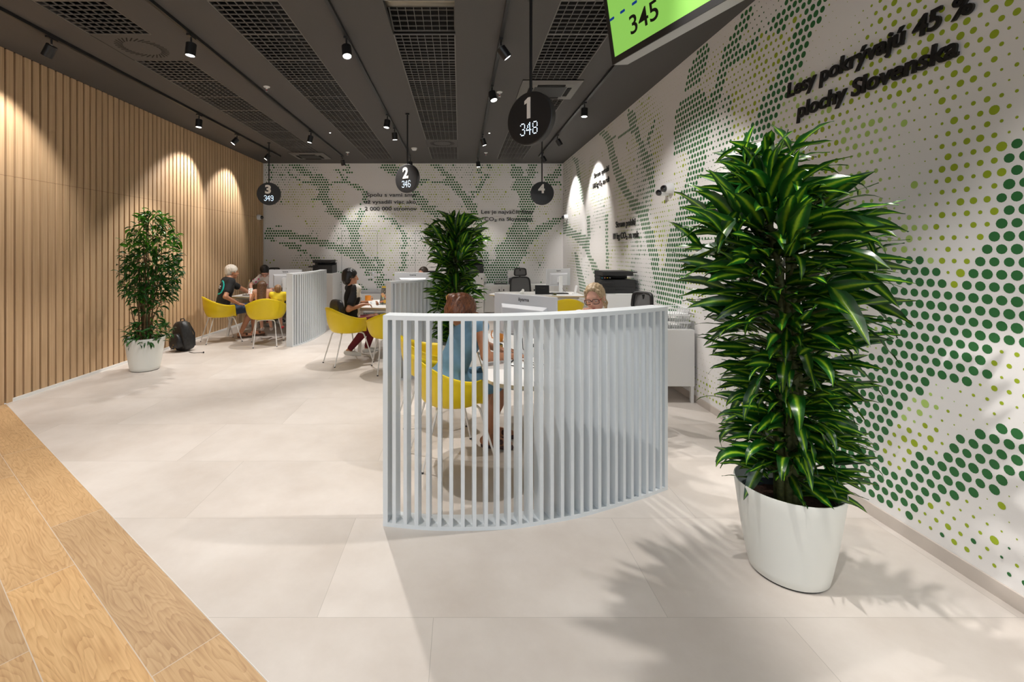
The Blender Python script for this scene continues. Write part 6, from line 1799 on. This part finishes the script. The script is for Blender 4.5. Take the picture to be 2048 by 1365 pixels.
# small-leaved multi-stem plant at the slatted wall
t = planter(-4.19, 6.22, 'bushy small-leaved potted plant against the slatted wood wall')
rr = random.Random(77); lv = Leaves(); fr = Leaves(); tips = []
for i in range(16):
    a = rr.uniform(0, 2*PI); r0 = rr.uniform(0.01, 0.09); h_ = rr.uniform(0.9, 1.75) if i else 2.02
    lean_ = rr.uniform(0.02, 0.18); ox, oy = r0*math.cos(a), r0*math.sin(a)
    pts = [(ox, oy, 0.325)]
    for k in range(1, 6):
        q = k/5; pts.append((ox+math.cos(a)*lean_*q**1.5+0.05*q+rr.uniform(-.012, .012), oy+math.sin(a)*lean_*q**1.5+rr.uniform(-.012, .012), 0.325+(h_-0.325)*q))
    mb = MB(); mb.tube(pts, [0.010, 0.009, 0.008, 0.007, 0.005, 0.003], n=7); mb.build('stem', M['bark'], t, smooth=60)
    tips.append(pts)
ENV3 = [(0.35, 0.22), (0.45, 0.24), (0.55, 0.26), (0.68, 0.12), (0.80, 0.14), (0.95, 0.26), (1.1, 0.30), (1.3, 0.36), (1.45, 0.36), (1.6, 0.30), (1.75, 0.34), (1.85, 0.26), (2.0, 0.16), (2.15, 0.10)]
DEN = [(0.35, 0.9), (0.55, 0.5), (0.68, 0.12), (0.85, 0.3), (1.05, 1.0), (1.45, 1.0), (1.6, 0.6), (1.8, 0.7), (2.0, 0.5), (2.15, 0.2)]
cnt = 0
while cnt < 1500:
    z = rr.uniform(0.38, 2.12)
    if rr.random() > interp(DEN, z): continue
    cnt += 1
    a = rr.uniform(0, 2*PI); Rr = interp(ENV3, z); r = Rr*math.sqrt(rr.random())
    cx = 0.05+0.06*(z-0.4)/1.7
    x, y = cx+r*math.cos(a), r*math.sin(a)
    if -4.19+x < XL+0.06: continue
    el = rr.uniform(-0.9, 0.8); a2 = a+rr.uniform(-1.4, 1.4)
    L = rr.uniform(0.075, 0.14)
    if -4.19+x+L*math.cos(a2) < XL+0.03: continue
    d = V(math.cos(a2)*math.cos(el), math.sin(a2)*math.cos(el), math.sin(el))
    tgt = fr if (z > 1.55 and rr.random() < 0.55) or rr.random() < 0.05 else lv
    tgt.leaf((x, y, z), d, L, L*rr.uniform(.24, .35), rr.uniform(.4, 1.7), rr.uniform(-.9, .9), 0.3, 0.002, rr.random(), seg=4)
# twigs that carry the leaves
mb = MB()
for i in range(90):
    z = rr.uniform(0.8, 2.0); a = rr.uniform(0, 2*PI); Rr = interp(ENV3, z)*0.9
    cx = 0.05+0.06*(z-0.4)/1.7
    if -4.19+cx+Rr*math.cos(a) < XL+0.06: continue
    mb.tube([(cx+0.02*math.cos(a), 0.02*math.sin(a), z-0.08), (cx+Rr*0.5*math.cos(a), Rr*0.5*math.sin(a), z-0.01), (cx+Rr*math.cos(a), Rr*math.sin(a), z+0.02)], [0.003, 0.0025, 0.0015], n=5)
mb.build('twigs', M['bark'], t)
lv.build('foliage', M['ficus'], t); fr.build('young_foliage', M['freshleaf'], t)
for (x, y, h_) in ((-0.03, 0.02, 1.98), (0.06, -0.05, 1.9)):
    mb = MB(); mb.tube([(x, y, 0.33), (x, y, h_)], 0.0045, n=6); mb.build('support_cane', mat('green_cane', (0.05, 0.12, 0.05), 0.5), t)
mb = MB(); mb.ball((0.06, -0.10, 0.37), (0.035, 0.03, 0.045), 10); mb.build('pebble', M['skirting'], t, smooth=180)
